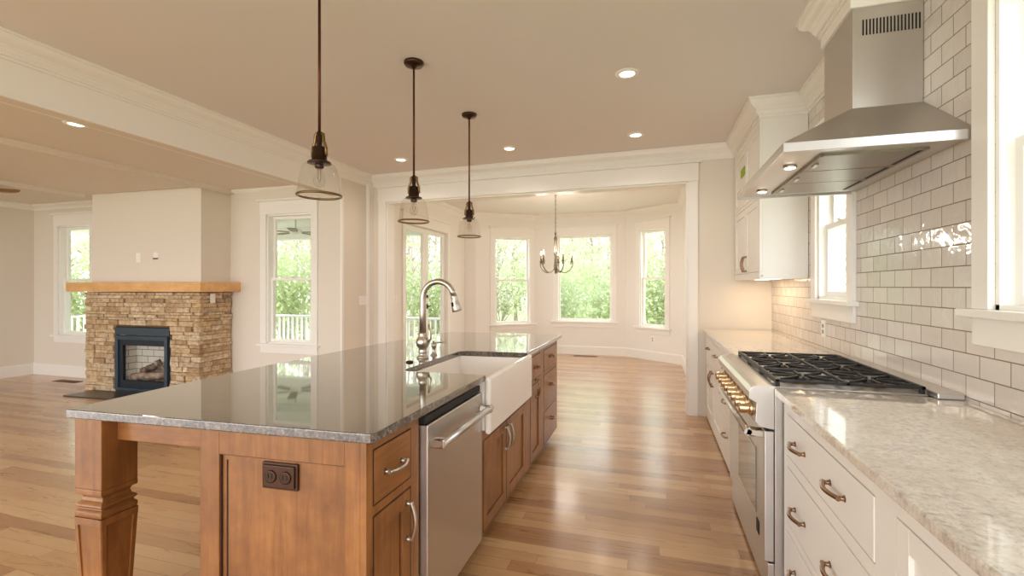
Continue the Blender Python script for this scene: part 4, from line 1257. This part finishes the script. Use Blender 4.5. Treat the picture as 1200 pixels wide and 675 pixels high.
for k in range(5):
    a = 2 * math.pi * k / 5 + 0.35
    ca, sa = math.cos(a), math.sin(a)
    def P3(r, z_): return (hx + r * ca, hy + r * sa, z_)
    am = part('arm', MB().tube([P3(0.02, 1.64), P3(0.05, 1.60), P3(0.10, 1.572), P3(0.16, 1.565), P3(0.22, 1.60), P3(0.265, 1.66), P3(0.27, 1.705), P3(0.25, 1.725), P3(0.235, 1.71), P3(0.245, 1.695)], 0.0085, 8), 'pewter', cd)
    part('candle_cup', MB().lathe([(0.01, 1.72), (0.028, 1.735), (0.03, 1.742), (0.012, 1.745), (0.012, 1.76)], *P3(0.255, 0)[:2], 16), 'pewter', am)
    part('candle', MB().lathe([(0.013, 1.745), (0.013, 1.845)], *P3(0.255, 0)[:2], 14), 'pewter', am)
    part('bulb', MB().lathe([(0.007, 1.845), (0.012, 1.860), (0.011, 1.876), (0.002, 1.91)], *P3(0.255, 0)[:2], 14), 'lamp_small', am)
    pl = bpy.data.lights.new('candle_glow', 'POINT'); pl.energy = 3.0; pl.color = WARM; pl.shadow_soft_size = 0.03
    po = bpy.data.objects.new('candle_glow', pl); C.objects.link(po); po.location = P3(0.255, 1.95)

# living room ceiling fan
lx, ly = -7.55, 2.95
lf_ = thing('ceiling_fan', 'living room ceiling fan with brown blades at the left edge', 'fan', (lx, ly, LZ))
part('fan_rod', MB().tube([(lx, ly, LZ), (lx, ly, 2.50)], 0.014), 'bronze', lf_)
part('motor', MB().lathe([(0.02, 2.52), (0.10, 2.50), (0.115, 2.44), (0.09, 2.39), (0.02, 2.37)], lx, ly), 'bronze', lf_)
for k in range(5):
    a = math.radians(40) + 2 * math.pi * k / 5
    ca, sa = math.cos(a), math.sin(a)
    b = MB(lambda p, ca=ca, sa=sa: (lx + p[0] * ca - p[1] * sa, ly + p[0] * sa + p[1] * ca, p[2] + p[1] * 0.42))
    b.prism([(0.1, -0.03), (0.2, -0.06), (0.80, -0.07), (0.85, -0.05), (0.865, 0), (0.85, 0.05), (0.80, 0.07), (0.2, 0.06), (0.1, 0.03)], 2.420, 2.432)
    part('blade', b, 'fan_wood', lf_)

# ------------------------------------------------------------------ FIREPLACE
fp = thing('fireplace', 'stacked tan stone fireplace with golden wood mantel', 'fireplace', (-6.2, 4.4, 0))
FX0, FX1, FY = -7.1, -5.25, 4.27
OX0, OX1, OZ = -6.60, -5.70, 0.835
rs = random.Random(21)
ZT = 1.275
back = MB(fxf)
back.box(FX0 + 0.03, OX0, FY + 0.03, LRY - 0.12, 0, ZT).box(OX1, FX1 - 0.03, FY + 0.03, LRY - 0.12, 0, ZT).box(OX0, OX1, FY + 0.03, LRY - 0.12, OZ, ZT)
sb = part('stone_core', back, 'stone_back', fp)
q = MB(fxf)
z_ = 0.0
while z_ < ZT - 0.012:
    h = rs.choice([0.032, 0.042, 0.052, 0.064])
    h = min(h, ZT - z_)
    def run(a, b, put):
        x = a
        while x < b - 0.01:
            L = rs.uniform(0.07, 0.26)
            if b - (x + L) < 0.07: L = b - x
            put(x, min(x + L, b), rs.uniform(0.0, 0.032))
            x += L
    def front(a, b, d): q.box(a + 0.0015, b - 0.0015, FY - 0.012 + d, FY + 0.06, z_ + 0.001, z_ + h - 0.002)
    def rside(a, b, d): q.box(FX1 - 0.06, FX1 + 0.012 - d, a + 0.0015, b - 0.0015, z_ + 0.001, z_ + h - 0.002)
    def lside(a, b, d): q.box(FX0 - 0.012 + d, FX0 + 0.06, a + 0.0015, b - 0.0015, z_ + 0.001, z_ + h - 0.002)
    if z_ + h * 0.5 < OZ:
        run(FX0, OX0 + rs.uniform(-0.012, 0.004), front); run(OX1 + rs.uniform(-0.004, 0.012), FX1, front)
    else:
        run(FX0, FX1, front)
    run(FY + 0.05, LRY - 0.1, rside); run(FY + 0.05, LRY - 0.01, lside)
    z_ += h
part('stone_facing', q, 'stone', fp, 0.004, 1)
mt = MB(fxf)
mt.box(-7.27, -5.12, FY - 0.10, LRY - 0.09, 1.282, 1.40)
ms = part('mantel_shelf', mt, 'mantel', fp, 0.003)
part('mantel_joint', MB(fxf).box(-5.135, -5.132, FY - 0.1008, FY - 0.0995, 1.287, 1.388), 'glaze', ms) if False else None
hs_ = MB(fxf).box(-6.93, -5.42, 3.93, FY - 0.012, 0.0, 0.012)
part('hearth_slab', hs_, 'hearth', fp, 0.003)
# gas insert
ins = part('insert_frame', MB(fxf).box(OX0 + 0.012, OX1 - 0.012, FY + 0.0, FY + 0.03, 0.735, 0.828).box(OX0 + 0.03, OX0 + 0.075, FY - 0.012, FY + 0.03, 0.03, 0.725).box(OX1 - 0.075, OX1 - 0.03, FY - 0.012, FY + 0.03, 0.03, 0.725)
    .box(OX0 + 0.075, OX1 - 0.075, FY - 0.012, FY + 0.03, 0.675, 0.725).box(OX0 + 0.075, OX1 - 0.075, FY - 0.012, FY + 0.03, 0.03, 0.065).box(OX0 + 0.03, OX1 - 0.03, FY - 0.005, FY + 0.03, 0.012, 0.024), 'slate_metal', fp, 0.003)
part('inner_frame', MB(fxf).box(OX0 + 0.077, OX0 + 0.13, FY + 0.012, FY + 0.05, 0.065, 0.673).box(OX1 - 0.095, OX1 - 0.077, FY + 0.012, FY + 0.05, 0.065, 0.673).box(OX0 + 0.13, OX1 - 0.095, FY + 0.012, FY + 0.05, 0.60, 0.673).box(OX0 + 0.13, OX1 - 0.095, FY + 0.012, FY + 0.05, 0.065, 0.155), 'slate_dark', ins, 0.002)
part('insert_box', MB(fxf).box(OX0 + 0.01, OX0 + 0.02, FY + 0.035, FY + 0.36, 0.01, 0.83).box(OX1 - 0.02, OX1 - 0.01, FY + 0.035, FY + 0.36, 0.01, 0.83).box(OX0 + 0.02, OX1 - 0.02, FY + 0.035, FY + 0.36, 0.82, 0.83).box(OX0 + 0.02, OX1 - 0.02, FY + 0.035, FY + 0.36, 0.01, 0.03), 'black', ins)
part('brick_liner', MB(fxf).box(OX0 + 0.02, OX1 - 0.02, FY + 0.20, FY + 0.23, 0.03, 0.82).box(OX0 + 0.02, OX0 + 0.10, FY + 0.06, FY + 0.20, 0.13, 0.82).box(OX1 - 0.07, OX1 - 0.02, FY + 0.06, FY + 0.20, 0.13, 0.82).box(OX0 + 0.02, OX1 - 0.02, FY + 0.06, FY + 0.20, 0.03, 0.145), 'firebrick', ins)
part('glass_front', MB(fxf).box(OX0 + 0.13, OX1 - 0.095, FY + 0.028, FY + 0.032, 0.155, 0.60), 'firebox_glass', ins)
rl = random.Random(4)
for (a, b, r_) in [((-6.42, 4.47, 0.20), (-6.05, 4.44, 0.19), 0.045), ((-6.22, 4.40, 0.21), (-5.83, 4.46, 0.23), 0.05), ((-6.30, 4.50, 0.27), (-5.98, 4.43, 0.36), 0.04), ((-5.86, 4.50, 0.24), (-5.97, 4.42, 0.41), 0.035), ((-6.1, 4.52, 0.33), (-5.82, 4.48, 0.36), 0.035)]:
    n_ = 7
    pts = [tuple(Vector(a).lerp(Vector(b), i / (n_ - 1)) + Vector((0, rl.uniform(-.012, .012), rl.uniform(-.012, .012)))) for i in range(n_)]
    part('log', MB(lambda p: (p[0], p[1] + 0.045 * (p[0] + 7.1) - 0.10, p[2])).tube(pts, [r_ * rl.uniform(0.8, 1.1) for _ in range(n_)], 10), 'log', ins)

# ------------------------------------------------------------------ PLATES, SOCKETS, VENTS
def plate(name, label, cat, fr, s, z_, w, h, mat='plate_white', detail='toggle', n=1, group=None):
    t = thing(name, label, cat, fr((s, 0, z_)), group)
    part('cover_plate', MB(fr).box(s - w / 2, s + w / 2, 0, 0.007, z_ - h / 2, z_ + h / 2), mat, t, 0.003)
    for k in range(n):
        x = s + (k - (n - 1) / 2) * 0.046
        if detail == 'toggle': part('rocker', MB(fr).box(x - 0.016, x + 0.016, 0.006, 0.011, z_ - 0.033, z_ + 0.033), mat, t, 0.002)
        elif detail == 'socket':
            for dz in (-0.02, 0.02): part('socket', MB(fr).box(x - 0.015, x + 0.015, 0.006, 0.009, z_ + dz - 0.013, z_ + dz + 0.013), 'plate_grey' if mat == 'plate_white' else mat, t, 0.003)
    return t
fr_st = Frame((XB, 4.74), (XB, 5.42), (0, 5))
plate('light_switch', 'white triple switch plate on the short wall left of the opening', 'switch', fr_st, 5.245 - 4.74, 1.17, 0.16, 0.115, n=3)
plate('light_switch', 'white double switch plate on the dining wall just inside the opening', 'switch', fr_dl, 5.95 - y0d, 1.17, 0.115, 0.115, n=2)
fr_fb = Frame(fxf((-7.06, 4.33, 0))[:2], fxf((-5.29, 4.33, 0))[:2], (-6, 0))
plate('wall_plate', 'white blank plate above the mantel, left of the cable plate', 'plate', fr_fb, 0.79, 1.715, 0.075, 0.12, detail='toggle')
cp_ = plate('cable_plate', 'white plate with a short brown cable above the mantel', 'plate', fr_fb, 1.07, 1.735, 0.075, 0.09, detail='none')
part('cable', MB(fr_fb).tube([(1.04, 0.012, 1.70), (1.06, 0.02, 1.695), (1.09, 0.02, 1.698), (1.11, 0.012, 1.70)], 0.008, 8), 'cable', cp_)
fr_fs = Frame((FX1 + 0.012, fxf((FX1, FY, 0))[1]), (FX1 + 0.012, LRY), (0, 4.5))
plate('wall_outlet', 'white outlet cover on the right side of the stone fireplace', 'outlet', fr_fs, 0.17, 1.20, 0.07, 0.115, detail='toggle')
plate('wall_outlet', 'white outlet on the tiled wall beyond the range', 'outlet', fr_r, 3.72 - REAR, 1.055, 0.075, 0.12, detail='socket')
plate('wall_outlet', 'white outlet low on the right angled bay wall', 'outlet', fr_ra, 0.62, 0.38, 0.075, 0.12, detail='socket')
def register(label, x0, x1, y0, y1):
    t = thing('floor_vent', label, 'vent', ((x0 + x1) / 2, (y0 + y1) / 2, 0), 'brown floor registers')
    q = MB().box(x0, x1, y0, y0 + 0.018, 0.0, 0.005).box(x0, x1, y1 - 0.018, y1, 0.0, 0.005).box(x0, x0 + 0.018, y0, y1, 0, 0.005).box(x1 - 0.018, x1, y0, y1, 0, 0.005)
    part('frame', q, 'vent_brown', t, 0.001)
    q = MB()
    k = x0 + 0.025
    while k < x1 - 0.02:
        q.box(k, k + 0.008, y0 + 0.018, y1 - 0.018, 0.0, 0.004); k += 0.02
    part('grille', q, 'vent_brown', t)
    part('duct_mouth', MB().box(x0 + 0.018, x1 - 0.018, y0 + 0.018, y1 - 0.018, 0.0, 0.0015), 'black', t)
register('brown floor register below the window left of the fireplace', -8.18, -7.74, 4.52, 4.64)
register('brown floor register below the middle bay window', -1.47, -1.02, 9.06, 9.17)
bpy.context.view_layer.update()
